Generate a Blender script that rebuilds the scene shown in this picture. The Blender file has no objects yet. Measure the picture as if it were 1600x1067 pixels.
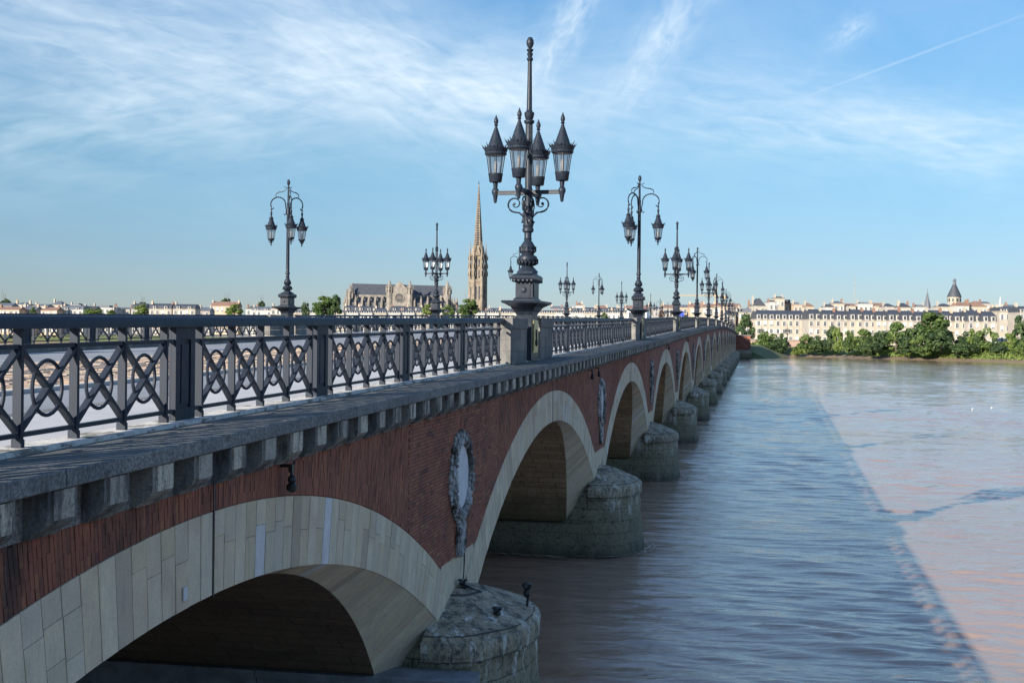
import bpy, bmesh, math, random
from mathutils import Vector, Matrix
random.seed(7)
SC = bpy.context.scene
COL = SC.collection
# ------------------------------------------------------------------ camera
CH = 8.6
TH = math.radians(10.65); PITCH = math.radians(-0.395); ROLL = math.radians(0.65)
fw = Vector((-math.sin(TH)*math.cos(PITCH), math.cos(TH)*math.cos(PITCH), math.sin(PITCH)))
rt = Vector((math.cos(TH), math.sin(TH), 0)); up = rt.cross(fw)
r2 = rt*math.cos(ROLL)+up*math.sin(ROLL); u2 = -rt*math.sin(ROLL)+up*math.cos(ROLL)
cam_d = bpy.data.cameras.new('camera'); cam = bpy.data.objects.new('camera', cam_d); COL.objects.link(cam)
cam.matrix_world = Matrix(((r2.x,u2.x,-fw.x,0),(r2.y,u2.y,-fw.y,0),(r2.z,u2.z,-fw.z,CH),(0,0,0,1)))
cam_d.sensor_width = 36; cam_d.lens = 36*2000/1600; cam_d.clip_start = .1; cam_d.clip_end = 20000
SC.camera = cam
SC.view_settings.view_transform = 'Standard'; SC.view_settings.look = 'None'
SC.view_settings.gamma = 1; SC.view_settings.exposure = 1.1
# sun: shadows fall across the river and away from the camera
SD = Vector((1.475, 2.60, -1.0)).normalized()
sun_d = bpy.data.lights.new('sun', 'SUN'); sun_d.energy = 4.7; sun_d.angle = math.radians(.45); sun_d.color = (1, .91, .78)
sun = bpy.data.objects.new('sun', sun_d); COL.objects.link(sun)
sun.rotation_euler = SD.to_track_quat('-Z', 'Y').to_euler(); sun.location = (-40, -60, 60)
SUN_EL = math.asin(-SD.z); SUN_AZ = math.atan2(-SD.x, -SD.y)

# ------------------------------------------------------------------ node helper
class NT:
    def __init__(s, nt): s.nt = nt; s.n = nt.nodes; s.l = nt.links
    def new(s, t, **k):
        n = s.n.new(t)
        for a, v in k.items(): setattr(n, a, v)
        return n
    def put(s, sock, v):
        if isinstance(v, bpy.types.NodeSocket): s.l.new(v, sock)
        elif v is not None:
            if isinstance(v, (tuple, list)) and len(v) == 3 and sock.type == 'RGBA': v = (*v, 1)
            sock.default_value = v
    def m(s, op, a, b=None, c=None, clamp=False):
        n = s.new('ShaderNodeMath', operation=op); n.use_clamp = clamp
        s.put(n.inputs[0], a)
        if b is not None: s.put(n.inputs[1], b)
        if c is not None: s.put(n.inputs[2], c)
        return n.outputs[0]
    def dot(s, v, w):
        n = s.new('ShaderNodeVectorMath', operation='DOT_PRODUCT'); s.put(n.inputs[0], v); n.inputs[1].default_value = w
        return n.outputs['Value']
    def mix(s, f, a, b, mode='MIX'):
        n = s.new('ShaderNodeMix', data_type='RGBA', blend_type=mode)
        s.put(n.inputs[0], f); s.put(n.inputs[6], a); s.put(n.inputs[7], b); return n.outputs[2]
    def ramp(s, f, stops, interp='LINEAR'):
        n = s.new('ShaderNodeValToRGB'); cr = n.color_ramp; cr.interpolation = interp
        while len(cr.elements) < len(stops): cr.elements.new(.5)
        for e, (p, c) in zip(cr.elements, stops):
            e.position = p; e.color = (c, c, c, 1) if isinstance(c, (int, float)) else (*c, 1)
        s.put(n.inputs[0], f); return n.outputs[0]
    def rng(s, v, a, b, c=0., d=1.):
        n = s.new('ShaderNodeMapRange'); n.clamp = True
        s.put(n.inputs[0], v)
        for i, x in enumerate((a, b, c, d)): n.inputs[i+1].default_value = x
        return n.outputs[0]
    def noise(s, vec, scale, detail=4, rough=.55, dist=0, out=0):
        n = s.new('ShaderNodeTexNoise'); s.put(n.inputs['Vector'], vec)
        n.inputs['Scale'].default_value = scale; n.inputs['Detail'].default_value = detail
        n.inputs['Roughness'].default_value = rough; n.inputs['Distortion'].default_value = dist
        return n.outputs[out]
    def map(s, vec, scale=(1, 1, 1), rot=(0, 0, 0), loc=(0, 0, 0)):
        n = s.new('ShaderNodeMapping'); s.put(n.inputs[0], vec)
        n.inputs[1].default_value = loc; n.inputs[2].default_value = rot; n.inputs[3].default_value = scale
        return n.outputs[0]
    def obj(s): return s.new('ShaderNodeTexCoord').outputs['Object']
    def gpos(s): return s.new('ShaderNodeNewGeometry').outputs['Position']
    def xyz(s, v):
        n = s.new('ShaderNodeSeparateXYZ'); s.put(n.inputs[0], v); return n.outputs
    def comb(s, x, y, z):
        n = s.new('ShaderNodeCombineXYZ')
        for i, q in enumerate((x, y, z)): s.put(n.inputs[i], q)
        return n.outputs[0]
    def attr(s, name): return s.new('ShaderNodeAttribute', attribute_name=name).outputs['Fac']
    def bump(s, h, strength=.5, dist=.02, prev=None):
        n = s.new('ShaderNodeBump'); s.put(n.inputs['Height'], h)
        n.inputs['Strength'].default_value = strength; n.inputs['Distance'].default_value = dist
        if prev is not None: s.put(n.inputs['Normal'], prev)
        return n.outputs[0]

MATS = {}
def mat(name, fn):
    m = bpy.data.materials.new(name); m.use_nodes = True; t = NT(m.node_tree); t.n.clear()
    out = t.new('ShaderNodeOutputMaterial'); b = t.new('ShaderNodeBsdfPrincipled')
    t.l.new(b.outputs[0], out.inputs[0]); t.out = out; t.b = b
    r = fn(t) or {}
    for k, v in r.items(): t.put(b.inputs[k], v)
    MATS[name] = m; return m
def plain(name, col, rough=.7, metal=0, var=.12, scale=3, spec=.5):
    def fn(t):
        p = t.gpos(); n = t.noise(p, scale, 5, .6)
        c = t.mix(t.rng(n, .3, .7), tuple(x*(1-var) for x in col), tuple(min(1, x*(1+var)) for x in col))
        return {'Base Color': c, 'Roughness': rough, 'Metallic': metal, 'Specular IOR Level': spec}
    return mat(name, fn)

# ------------------------------------------------------------------ world
w = bpy.data.worlds.new('World'); SC.world = w; w.use_nodes = True
t = NT(w.node_tree); t.n.clear()
sky = t.new('ShaderNodeTexSky'); sky.sky_type = 'NISHITA'; sky.sun_disc = False
sky.sun_elevation = SUN_EL; sky.sun_rotation = SUN_AZ % (2*math.pi)
sky.altitude = 0; sky.air_density = 1.0; sky.dust_density = .1; sky.ozone_density = 3.0
bg = t.new('ShaderNodeBackground'); bg.inputs[1].default_value = .085
ow = t.new('ShaderNodeOutputWorld'); t.l.new(bg.outputs[0], ow.inputs[0])
vd = t.new('ShaderNodeVectorMath', operation='NORMALIZE'); t.l.new(t.new('ShaderNodeTexCoord').outputs['Generated'], vd.inputs[0])
vd = vd.outputs[0]
def pxdir(x, y): return (fw+r2*((x-800)/2000)+u2*((533.5-y)/2000)).normalized()
def wisp(x, y, ang, L, W, sc=30, lo=.42, hi=.75, amp=.6, st=5, seed=0):
    # a cirrus streak lying on the sky dome, given by its direction, bearing, length and breadth in radians
    c = pxdir(x, y); a = math.radians(ang)
    e1 = (r2*math.cos(a)-u2*math.sin(a)); e1 = (e1-c*e1.dot(c)).normalized(); e2 = c.cross(e1).normalized()
    A = t.m('DIVIDE', t.dot(vd, e1), L); B = t.m('DIVIDE', t.dot(vd, e2), W)
    # soft curl
    wob = t.m('MULTIPLY', t.m('SUBTRACT', t.noise(vd, 9+seed, 2), .5), 1.6 if W > .004 else 0)
    B = t.m('ADD', B, wob)
    q = t.m('ADD', t.m('MULTIPLY', A, A), t.m('MULTIPLY', B, B))
    g = t.m('POWER', 2.718, t.m('MULTIPLY', q, -1.0))
    front = t.m('GREATER_THAN', t.dot(vd, c), 0)
    g = t.m('MULTIPLY', g, front)
    vec = t.comb(t.m('MULTIPLY', t.dot(vd, e1), sc), t.m('MULTIPLY', t.dot(vd, e2), sc*st), seed*3.1)
    n = t.rng(t.noise(vec, 1, 6, .55, .6), lo-.06, hi+.06)
    return t.m('MULTIPLY', t.m('MULTIPLY', g, n), amp)
parts_ = [wisp(250, 60, 12, .28, .05, 22, .3, .75, .48, 4, 1), wisp(640, 110, 28, .14, .045, 26, .3, .75, .5, 3, 2),
          wisp(300, 170, -8, .26, .04, 22, .32, .8, .45, 4, 3), wisp(880, 40, -62, .06, .014, 60, .25, .7, .6, 2.2, 4),
          wisp(1035, 55, -50, .06, .017, 55, .25, .7, .6, 2, 5), wisp(1260, 185, 8, .17, .03, 26, .32, .8, .5, 4, 6),
          wisp(1500, 215, 4, .10, .022, 30, .3, .8, .45, 4, 7), wisp(1325, 48, -35, .016, .009, 90, .3, .7, .5, 2, 8),
          wisp(1445, 82, -20.5, .075, .0009, 12, .0, .5, .2, 1, 9), wisp(780, 150, 6, .10, .025, 30, .3, .8, .4, 4, 10)]
tot = parts_[0]
for q in parts_[1:]: tot = t.m('ADD', tot, q)
vz = t.xyz(vd)[2]
# thin cirrus veil all over the sky, and a pale horizon
pl = t.comb(t.m('DIVIDE', t.xyz(vd)[0], t.m('ADD', t.m('MAXIMUM', vz, 0), .12)), t.m('DIVIDE', t.xyz(vd)[1], t.m('ADD', t.m('MAXIMUM', vz, 0), .12)), 0)
veil = t.m('MULTIPLY', t.rng(t.noise(t.map(pl, (1.2, .35, 1)), 1.1, 6, .6, .8), .38, .8), t.rng(vz, .03, .40, 0, .55))
tot = t.m('MINIMUM', t.m('ADD', tot, veil), .8)
skyc = t.mix(1.0, sky.outputs[0], t.ramp(vz, [(0, (.36, .42, .62)), (.06, (.40, .48, .63)), (.14, (.46, .60, .66)), (.26, (.49, .70, .80)), (.45, (.66, 1.0, 1.25)), (.9, (.8, 1.2, 1.5))]), 'MULTIPLY')
skyc = t.mix(tot, skyc, (5.0, 5.7, 6.2))
t.l.new(skyc, bg.inputs[0])

# ------------------------------------------------------------------ materials
def stain(t, col, p, z0=None):
    return col
def m_vous(t):
    r = t.attr('rnd'); p = t.gpos()
    c = t.ramp(r, [(0, (.62, .50, .33)), (.2, (.70, .58, .40)), (.4, (.60, .52, .38)), (.6, (.76, .65, .46)), (.78, (.66, .57, .44)), (.88, (.46, .37, .25)), (.93, (.62, .53, .40)), (.95, (.68, .69, .69)), (1, (.80, .79, .76))])
    n1 = t.noise(t.map(p, (1.5, 1.5, 1.2)), 2.2, 7, .65); n2 = t.noise(p, 24, 5, .7); n3 = t.noise(t.map(p, (5, 5, .6)), 1.3, 6, .7)
    c = t.mix(t.rng(n1, .35, .7, 0, .4), c, (.34, .31, .26)); c = t.mix(t.rng(n2, .4, .75, 0, .25), c, (.2, .18, .15))
    c = t.mix(t.rng(n3, .56, .74, 0, .42), c, (.2, .18, .14)); n7 = t.noise(t.map(p, (7, 7, .35)), 1.2, 6, .75); c = t.mix(t.rng(n7, .58, .72, 0, .35), c, (.24, .21, .17)); c = t.mix(t.rng(t.noise(p, .9, 5, .6), .55, .75, 0, .45), c, (.42, .27, .20))
    c = t.mix(t.rng(n2, .25, .42, .3, 0), c, (.55, .52, .46))
    bp = t.bump(n2, .35, .02); bp = t.bump(n1, .3, .05, bp)
    return {'Base Color': c, 'Roughness': .9, 'Normal': bp}
mat('limestone', m_vous)
def m_pier(t):
    p = t.gpos(); x, y, z = t.xyz(p)
    br = t.new('ShaderNodeTexBrick'); ang = t.m('ADD', t.m('MULTIPLY', x, .9), t.m('MULTIPLY', y, 1.0))
    t.put(br.inputs['Vector'], t.comb(ang, z, 0)); br.inputs['Scale'].default_value = 1; br.inputs['Brick Width'].default_value = 1.1; br.inputs['Row Height'].default_value = .46
    br.inputs['Mortar Size'].default_value = .012; br.inputs['Color1'].default_value = (.32, .27, .19, 1); br.inputs['Color2'].default_value = (.40, .35, .25, 1); br.inputs['Mortar'].default_value = (.07, .06, .05, 1)
    n = t.noise(t.map(p, (1, 1, .35)), 1.6, 8, .7); n2 = t.noise(p, 9, 6, .7); n3 = t.noise(t.map(p, (3, 3, .25)), 1.1, 6, .7)
    zz = t.m('ADD', z, t.m('MULTIPLY', t.m('SUBTRACT', n, .5), 1.8))
    c = br.outputs[0]
    c = t.mix(t.rng(n3, .55, .64, 0, .8), c, t.mix(t.rng(z, 1.6, 2.6), (.28, .27, .23), (.75, .75, .72)))    # lime runs
    c = t.mix(t.rng(zz, 1.5, 2.7, .62, 0), c, (.085, .085, .04))                      # algae
    c = t.mix(t.rng(zz, .2, 1.1, .7, 0), c, (.10, .095, .065))
    c = t.mix(t.rng(n2, .5, .64, 0, .75), c, (.035, .034, .028)); n8 = t.noise(t.map(p, (1, 1, .6)), 3.2, 8, .75); c = t.mix(t.m('MULTIPLY', t.rng(z, 1.9, 2.3), t.rng(n8, .49, .6, 0, .75)), c, (.035, .036, .032))
    n6 = t.noise(t.map(p, (1.4, 1.4, .3)), 1.5, 6, .7); c = t.mix(t.m('MULTIPLY', t.rng(z, 1.3, 2.2), t.m('MULTIPLY', t.rng(n6, .54, .62, 0, .85), t.rng(z, 2.62, 2.72, 1, 0))), c, (.62, .61, .57))
    c = t.mix(t.rng(zz, -.1, .5, .9, 0), c, (.028, .026, .018))
    vo = t.new('ShaderNodeTexVoronoi'); t.put(vo.inputs['Vector'], t.map(p, (1.6, 1.6, 3))); vo.inputs['Scale'].default_value = 1
    hole = t.rng(t.m('ADD', vo.outputs['Distance'], t.m('MULTIPLY', n2, .25)), .2, .26, 1, 0)
    c = t.mix(t.m('MULTIPLY', hole, .8), c, (.02, .018, .013))
    bp = t.bump(br.outputs['Fac'], -.6, .03); bp = t.bump(n2, .5, .06, bp); bp = t.bump(n, .4, .12, bp); bp = t.bump(hole, -.8, .1, bp)
    return {'Base Color': c, 'Roughness': .82, 'Normal': bp}
mat('pier_stone', m_pier)
def m_barrel(t):
    uv = t.new('ShaderNodeUVMap').outputs[0]; p = t.gpos(); z = t.xyz(p)[2]
    br = t.new('ShaderNodeTexBrick'); t.put(br.inputs['Vector'], uv); br.inputs['Scale'].default_value = 1; br.inputs['Brick Width'].default_value = 1.2; br.inputs['Row Height'].default_value = .38
    br.inputs['Mortar Size'].default_value = .014; br.inputs['Color1'].default_value = (.66, .46, .28, 1); br.inputs['Color2'].default_value = (.50, .35, .22, 1); br.inputs['Mortar'].default_value = (.17, .12, .08, 1)
    n = t.noise(p, .8, 8, .7); n2 = t.noise(p, 7, 6, .7); n3 = t.noise(t.map(p, (1, 2, .3)), 1.5, 6, .7)
    zz = t.m('ADD', z, t.m('MULTIPLY', t.m('SUBTRACT', n, .5), 2.2))
    c = br.outputs[0]
    c = t.mix(t.rng(n3, .55, .7, 0, .5), c, (.7, .62, .5))
    c = t.mix(t.rng(zz, 1.6, 2.9, .7, 0), c, (.14, .13, .06))
    c = t.mix(t.rng(zz, .3, 1.2, .6, 0), c, (.12, .11, .075))
    c = t.mix(t.rng(n2, .47, .68, 0, .45), c, (.14, .10, .07)); nb = t.noise(t.map(p, (.35, .5, 1.4)), 1.0, 8, .75); c = t.mix(t.rng(nb, .47, .66, 0, .45), c, (.12, .08, .05))
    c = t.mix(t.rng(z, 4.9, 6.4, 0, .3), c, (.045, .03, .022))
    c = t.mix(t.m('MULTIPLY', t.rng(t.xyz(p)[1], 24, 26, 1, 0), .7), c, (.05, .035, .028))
    bp = t.bump(br.outputs['Fac'], -.7, .04); bp = t.bump(n2, .5, .08, bp); bp = t.bump(n, .5, .2, bp)
    return {'Base Color': c, 'Roughness': .88, 'Normal': bp}
mat('vault_stone', m_barrel)
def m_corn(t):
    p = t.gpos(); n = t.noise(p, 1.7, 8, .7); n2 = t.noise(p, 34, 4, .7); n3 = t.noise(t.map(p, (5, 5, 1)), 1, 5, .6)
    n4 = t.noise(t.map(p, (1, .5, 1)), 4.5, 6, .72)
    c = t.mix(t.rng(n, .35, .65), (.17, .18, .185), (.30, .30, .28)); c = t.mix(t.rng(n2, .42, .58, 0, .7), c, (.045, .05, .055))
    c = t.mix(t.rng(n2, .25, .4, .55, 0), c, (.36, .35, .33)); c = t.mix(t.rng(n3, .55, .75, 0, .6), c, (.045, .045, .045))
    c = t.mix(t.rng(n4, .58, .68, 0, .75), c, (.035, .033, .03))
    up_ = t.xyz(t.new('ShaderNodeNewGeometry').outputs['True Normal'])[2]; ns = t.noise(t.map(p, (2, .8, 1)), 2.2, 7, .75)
    c = t.mix(t.m('MULTIPLY', t.rng(up_, .6, .9), t.rng(ns, .3, .6, .95, .45)), c, (.035, .042, .045))   # upward faces darkened: moss, with the ledge's shade painted in
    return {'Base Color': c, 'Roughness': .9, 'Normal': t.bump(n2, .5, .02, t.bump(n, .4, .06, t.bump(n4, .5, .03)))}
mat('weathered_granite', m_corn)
def m_corb(t):
    p = t.gpos(); r = t.attr('rnd'); n = t.noise(t.map(p, (3, 3, .8)), 1.5, 7, .7); n2 = t.noise(p, 30, 4, .7); n5 = t.noise(p, 5, 5, .7)
    c = t.mix(r, (.14, .15, .155), (.62, .57, .46)); c = t.mix(t.rng(n, .48, .6, 0, .8), c, (.035, .035, .035)); c = t.mix(t.rng(n2, .42, .65, 0, .5), c, (.05, .05, .05))
    c = t.mix(t.rng(n5, .56, .7, 0, .6), c, (.035, .034, .032))
    return {'Base Color': c, 'Roughness': .9, 'Normal': t.bump(n2, .5, .02, t.bump(n5, .4, .03))}
mat('corbel_stone', m_corb)
def m_plinth(t):
    p = t.gpos(); n = t.noise(t.map(p, (1, 1, 2)), 2.4, 7, .75); n2 = t.noise(p, 18, 5, .7)
    c = t.mix(t.rng(n, .5, .58), (.62, .60, .56), (.16, .15, .13)); c = t.mix(t.rng(n2, .45, .7, 0, .5), c, (.30, .25, .19))
    return {'Base Color': c, 'Roughness': .9, 'Normal': t.bump(n2, .4, .015)}
mat('whitish_kerb_stone', m_plinth)
def m_parapet(t):
    p = t.gpos(); n = t.noise(t.map(p, (1, 1, .5)), 2.2, 8, .7); n2 = t.noise(p, 22, 4, .7); r = t.attr('rnd')
    c = t.mix(r, (.24, .225, .20), (.15, .145, .14)); c = t.mix(t.rng(n, .45, .62, 0, .75), c, (.075, .075, .075)); c = t.mix(t.rng(n2, .45, .7, 0, .4), c, (.1, .1, .095))
    return {'Base Color': c, 'Roughness': .9, 'Normal': t.bump(n2, .4, .02)}
mat('parapet_stone', m_parapet)
BR_STOPS = [(0, (.20, .07, .044)), (.3, (.28, .095, .057)), (.55, (.33, .115, .07)), (.75, (.23, .075, .047)), (.87, (.41, .175, .08)), (.94, (.07, .03, .024)), (1, (.23, .10, .08))]
def brick_dirt(t, c, p):
    ny = t.xyz(p)[1]; n9 = t.noise(t.map(p, (2, 2.6, .45)), 1.1, 7, .75)
    c = t.mix(t.m('MULTIPLY', t.rng(ny, 11, 17, 1, .25), t.rng(n9, .44, .6, 0, .9)), c, (.028, .02, .02))
    c = t.mix(t.m('MULTIPLY', t.rng(ny, 10, 15, 1, 0), t.rng(n9, .33, .42, .8, 0)), c, (.34, .11, .05))
    n = t.noise(p, .7, 8, .7); n2 = t.noise(t.map(p, (6, 6, .5)), 1, 6, .7); n3 = t.noise(p, 40, 3, .7); n4 = t.noise(t.map(p, (4, 4, .35)), 1.3, 5, .75); n5 = t.noise(t.map(p, (1, 1, 1.6)), .55, 6, .7); c = t.mix(t.rng(n5, .42, .6, 0, .35), c, (.42, .17, .09))
    c = t.mix(t.rng(n, .5, .72, 0, .6), c, (.06, .03, .026)); c = t.mix(t.rng(n2, .56, .78, 0, .5), c, (.05, .03, .026))
    c = t.mix(t.rng(n4, .66, .78, 0, .6), c, (.30, .25, .25)); c = t.mix(t.rng(n3, .45, .8, 0, .4), c, (.06, .03, .025))
    return c, n3
def m_brickgeo(t):
    p = t.gpos(); c = t.ramp(t.attr('rnd'), BR_STOPS); c, n3 = brick_dirt(t, c, p)
    return {'Base Color': c, 'Roughness': .88, 'Normal': t.bump(n3, .5, .01)}
mat('brick', m_brickgeo)
def m_brickwall(t):
    p = t.gpos(); x, y, z = t.xyz(p); br = t.new('ShaderNodeTexBrick'); t.put(br.inputs['Vector'], t.comb(z, t.m('ADD', y, x), 0))
    br.inputs['Scale'].default_value = 1; br.inputs['Brick Width'].default_value = .24; br.inputs['Row Height'].default_value = .07; br.inputs['Mortar Size'].default_value = .008
    br.inputs['Color1'].default_value = (.30, .10, .062, 1); br.inputs['Color2'].default_value = (.235, .08, .05, 1); br.inputs['Mortar'].default_value = (.10, .06, .05, 1)
    c, n3 = brick_dirt(t, br.outputs[0], p)
    return {'Base Color': c, 'Roughness': .9, 'Normal': t.bump(br.outputs['Fac'], -.5, .01)}
mat('brick_wall', m_brickwall)
plain('mortar_dark', (.065, .05, .045), .95, var=.3)
plain('stone_joint', (.12, .10, .08), .95, var=.3)
def m_iron(t):
    p = t.gpos(); n = t.noise(p, 7, 6, .7); n2 = t.noise(p, 60, 3, .7)
    c = t.mix(t.rng(n, .35, .7), (.012, .017, .027), (.022, .030, .044)); c = t.mix(t.rng(n2, .68, .82, 0, .5), c, (.11, .12, .13))
    return {'Base Color': c, 'Roughness': t.rng(n, .3, .7, .34, .52), 'Specular IOR Level': .22, 'Normal': t.bump(n2, .12, .004)}
mat('blue_black_iron', m_iron)
def m_rail(t):
    p = t.gpos(); n = t.noise(t.map(p, (1, 1, .6)), 8, 6, .7); n2 = t.noise(p, 70, 3, .7)
    c = t.mix(t.rng(n, .35, .7), (.017, .022, .034), (.026, .034, .050)); c = t.mix(t.rng(n2, .7, .82, 0, .6), c, (.07, .08, .09)); n3 = t.noise(p, 4, 8, .75); c = t.mix(t.rng(n3, .66, .72, 0, .7), c, (.075, .035, .02))
    return {'Base Color': c, 'Roughness': t.rng(n, .3, .7, .45, .62), 'Specular IOR Level': .18, 'Normal': t.bump(n2, .12, .004)}
mat('railing_paint', m_rail)
plain('black_iron', (.008, .009, .011), .5, var=.3, scale=20)
plain('bronze', (.34, .28, .13), .35, .7, .3, 6)
plain('plaque_white', (.58, .60, .62), .75, 0, .1, 4)
def m_wreath(t):
    p = t.gpos(); n = t.noise(t.map(p, (1, 1, .5)), 2.3, 7, .7); n2 = t.noise(p, 12, 5, .7)
    c = t.mix(t.rng(n, .42, .55), (.07, .066, .062), (.42, .42, .41)); c = t.mix(t.rng(n2, .5, .7, 0, .7), c, (.045, .042, .04))
    return {'Base Color': c, 'Roughness': .9}
mat('carved_stone', m_wreath)
def m_walk(t):
    p = t.gpos(); n = t.noise(p, .8, 7, .6); n2 = t.noise(p, 60, 3, .6)
    c = t.mix(t.rng(n, .3, .7), (.40, .40, .40), (.50, .49, .48)); c = t.mix(t.rng(n2, .5, .7, 0, .3), c, (.17, .17, .18))
    return {'Base Color': c, 'Roughness': .85, 'Normal': t.bump(n2, .3, .006)}
mat('pavement', m_walk)
def m_asph(t):
    p = t.gpos(); n = t.noise(p, .5, 7, .6); n2 = t.noise(p, 70, 3, .6)
    c = t.mix(t.rng(n, .3, .7), (.20, .21, .225), (.27, .28, .295)); c = t.mix(t.rng(n2, .5, .7, 0, .4), c, (.09, .09, .1))
    return {'Base Color': c, 'Roughness': .85, 'Normal': t.bump(n2, .4, .008)}
mat('asphalt', m_asph)
def m_pave(t):
    r = t.attr('rnd'); p = t.gpos(); n = t.noise(p, 5, 5, .7)
    c = t.ramp(r, [(0, (.36, .25, .17)), (.5, (.44, .33, .235)), (.8, (.30, .23, .18)), (1, (.50, .42, .34))]); c = t.mix(t.rng(n, .45, .7, 0, .4), c, (.2, .16, .13))
    return {'Base Color': c, 'Roughness': .85, 'Normal': t.bump(n, .5, .02)}
mat('sett_stone', m_pave)
plain('tram_bed', (.16, .13, .11), .95, var=.3)
plain('rail_steel', (.35, .34, .33), .35, .9, .1, 3)
plain('concrete', (.17, .185, .20), .8, 0, .35, 2.5)
plain('slate', (.045, .05, .062), .6, 0, .25, .8)
plain('slate_light', (.105, .115, .135), .6, 0, .2, .8)
plain('clay_tile', (.22, .13, .095), .85, 0, .25, .7)
plain('limewash', (.37, .33, .265), .85, 0, .10, .3)
plain('pale_stone_wall', (.33, .30, .26), .85, 0, .12, .3)
plain('white_wall', (.44, .42, .385), .8, 0, .06, .3)
plain('tan_wall', (.44, .34, .25), .85, 0, .15, .3)
plain('grey_wall', (.32, .30, .28), .85, 0, .15, .3)
plain('church_stone', (.20, .178, .152), .9, 0, .38, .35)
plain('spire_stone', (.22, .18, .135), .9, 0, .42, .5)
plain('window_dark', (.05, .055, .065), .25, 0, .3, .5)
plain('window_frame', (.55, .55, .53), .6, 0, .1, 1)
plain('crane_yellow', (.55, .38, .17), .6)
plain('bark', (.10, .075, .05), .9, 0, .3, 4)
plain('mud', (.19, .14, .085), .8, 0, .3, .25)
plain('quay_ground', (.26, .24, .20), .9, 0, .2, .1)
plain('pink_wall', (.34, .235, .185), .9, 0, .15, .2)
plain('white_paint', (.75, .76, .78), .4); plain('blue_paint', (.02, .05, .42), .4)
plain('white_feather', (.8, .8, .8), .8)
plain('tyre_rubber', (.02, .02, .02), .8)
def leafmat(name, a, b, c3):
    def fn(t):
        r = t.attr('rnd'); c = t.ramp(r, [(0, a), (.5, b), (1, c3)])
        tr = t.new('ShaderNodeBsdfTranslucent'); t.put(tr.inputs[0], t.mix(1, c, (1.1, 1.3, .6), 'MULTIPLY'))
        mx = t.new('ShaderNodeMixShader'); mx.inputs[0].default_value = .3
        t.l.new(t.b.outputs[0], mx.inputs[1]); t.l.new(tr.outputs[0], mx.inputs[2]); t.l.new(mx.outputs[0], t.out.inputs[0])
        return {'Base Color': c, 'Roughness': .65}
    mat(name, fn)
leafmat('leaves_dark', (.022, .045, .018), (.045, .085, .028), (.085, .13, .042))
leafmat('leaves_mid', (.035, .07, .02), (.085, .14, .032), (.15, .205, .055))
leafmat('leaves_light', (.08, .13, .025), (.13, .19, .035), (.20, .24, .06))
leafmat('leaves_copper', (.06, .025, .015), (.10, .04, .02), (.14, .06, .03))
def m_grass(t):
    p = t.gpos(); n = t.noise(p, .25, 6, .7)
    return {'Base Color': t.mix(t.rng(n, .35, .7), (.06, .085, .025), (.15, .16, .06)), 'Roughness': .9}
mat('grass', m_grass)
def m_glass(t):
    tr = t.new('ShaderNodeBsdfTransparent'); tr.inputs[0].default_value = (.86, .88, .9, 1)
    gl = t.new('ShaderNodeBsdfGlossy'); gl.inputs['Roughness'].default_value = .08
    df = t.new('ShaderNodeBsdfTranslucent'); df.inputs[0].default_value = (.7, .7, .7, 1)
    m1 = t.new('ShaderNodeMixShader'); m1.inputs[0].default_value = .22; t.l.new(tr.outputs[0], m1.inputs[1]); t.l.new(df.outputs[0], m1.inputs[2])
    m2 = t.new('ShaderNodeMixShader'); m2.inputs[0].default_value = .12; t.l.new(m1.outputs[0], m2.inputs[1]); t.l.new(gl.outputs[0], m2.inputs[2])
    t.l.new(m2.outputs[0], t.out.inputs[0])
mat('lantern_glass', m_glass)
def m_water(t):
    p = t.gpos()
    q = t.map(p, (1, 1, 1), (0, 0, math.radians(-8)))
    amp = t.rng(t.noise(t.map(q, (.02, .05, 1)), 1.0, 4, .6), .35, .65, .45, 1.25)     # rough and calm patches of the current
    a = t.noise(t.map(q, (.36, 1.7, 1)), 1.35, 3, .5, .9); b = t.noise(t.map(q, (1.1, 2.6, 1)), 2.6, 5, .62, .6); c = t.noise(t.map(q, (.16, .40, 1)), .9, 3, .55, .4)
    d = t.noise(t.map(q, (.012, .035, 1)), 1.0, 5, .6)
    h = t.m('ADD', t.m('MULTIPLY', a, .30), t.m('ADD', t.m('MULTIPLY', b, .10), t.m('MULTIPLY', c, .62)))
    n = t.new('ShaderNodeBump'); t.put(n.inputs['Height'], t.m('MULTIPLY', h, amp)); n.inputs['Strength'].default_value = 1; n.inputs['Distance'].default_value = .16
    col = t.mix(t.rng(d, .35, .7), (.29, .195, .135), (.35, .245, .18))
    return {'Base Color': col, 'Roughness': .05, 'IOR': 1.5, 'Normal': n.outputs[0]}
mat('river_water', m_water)
def m_foam(t):
    p = t.gpos(); n = t.noise(p, 5, 6, .7)
    tr = t.new('ShaderNodeBsdfTransparent'); mx = t.new('ShaderNodeMixShader'); t.put(mx.inputs[0], t.rng(n, .42, .55, 0, .8))
    t.l.new(tr.outputs[0], mx.inputs[1]); t.l.new(t.b.outputs[0], mx.inputs[2]); t.l.new(mx.outputs[0], t.out.inputs[0])
    return {'Base Color': (.42, .34, .28), 'Roughness': .8}
mat('foam', m_foam)

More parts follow.
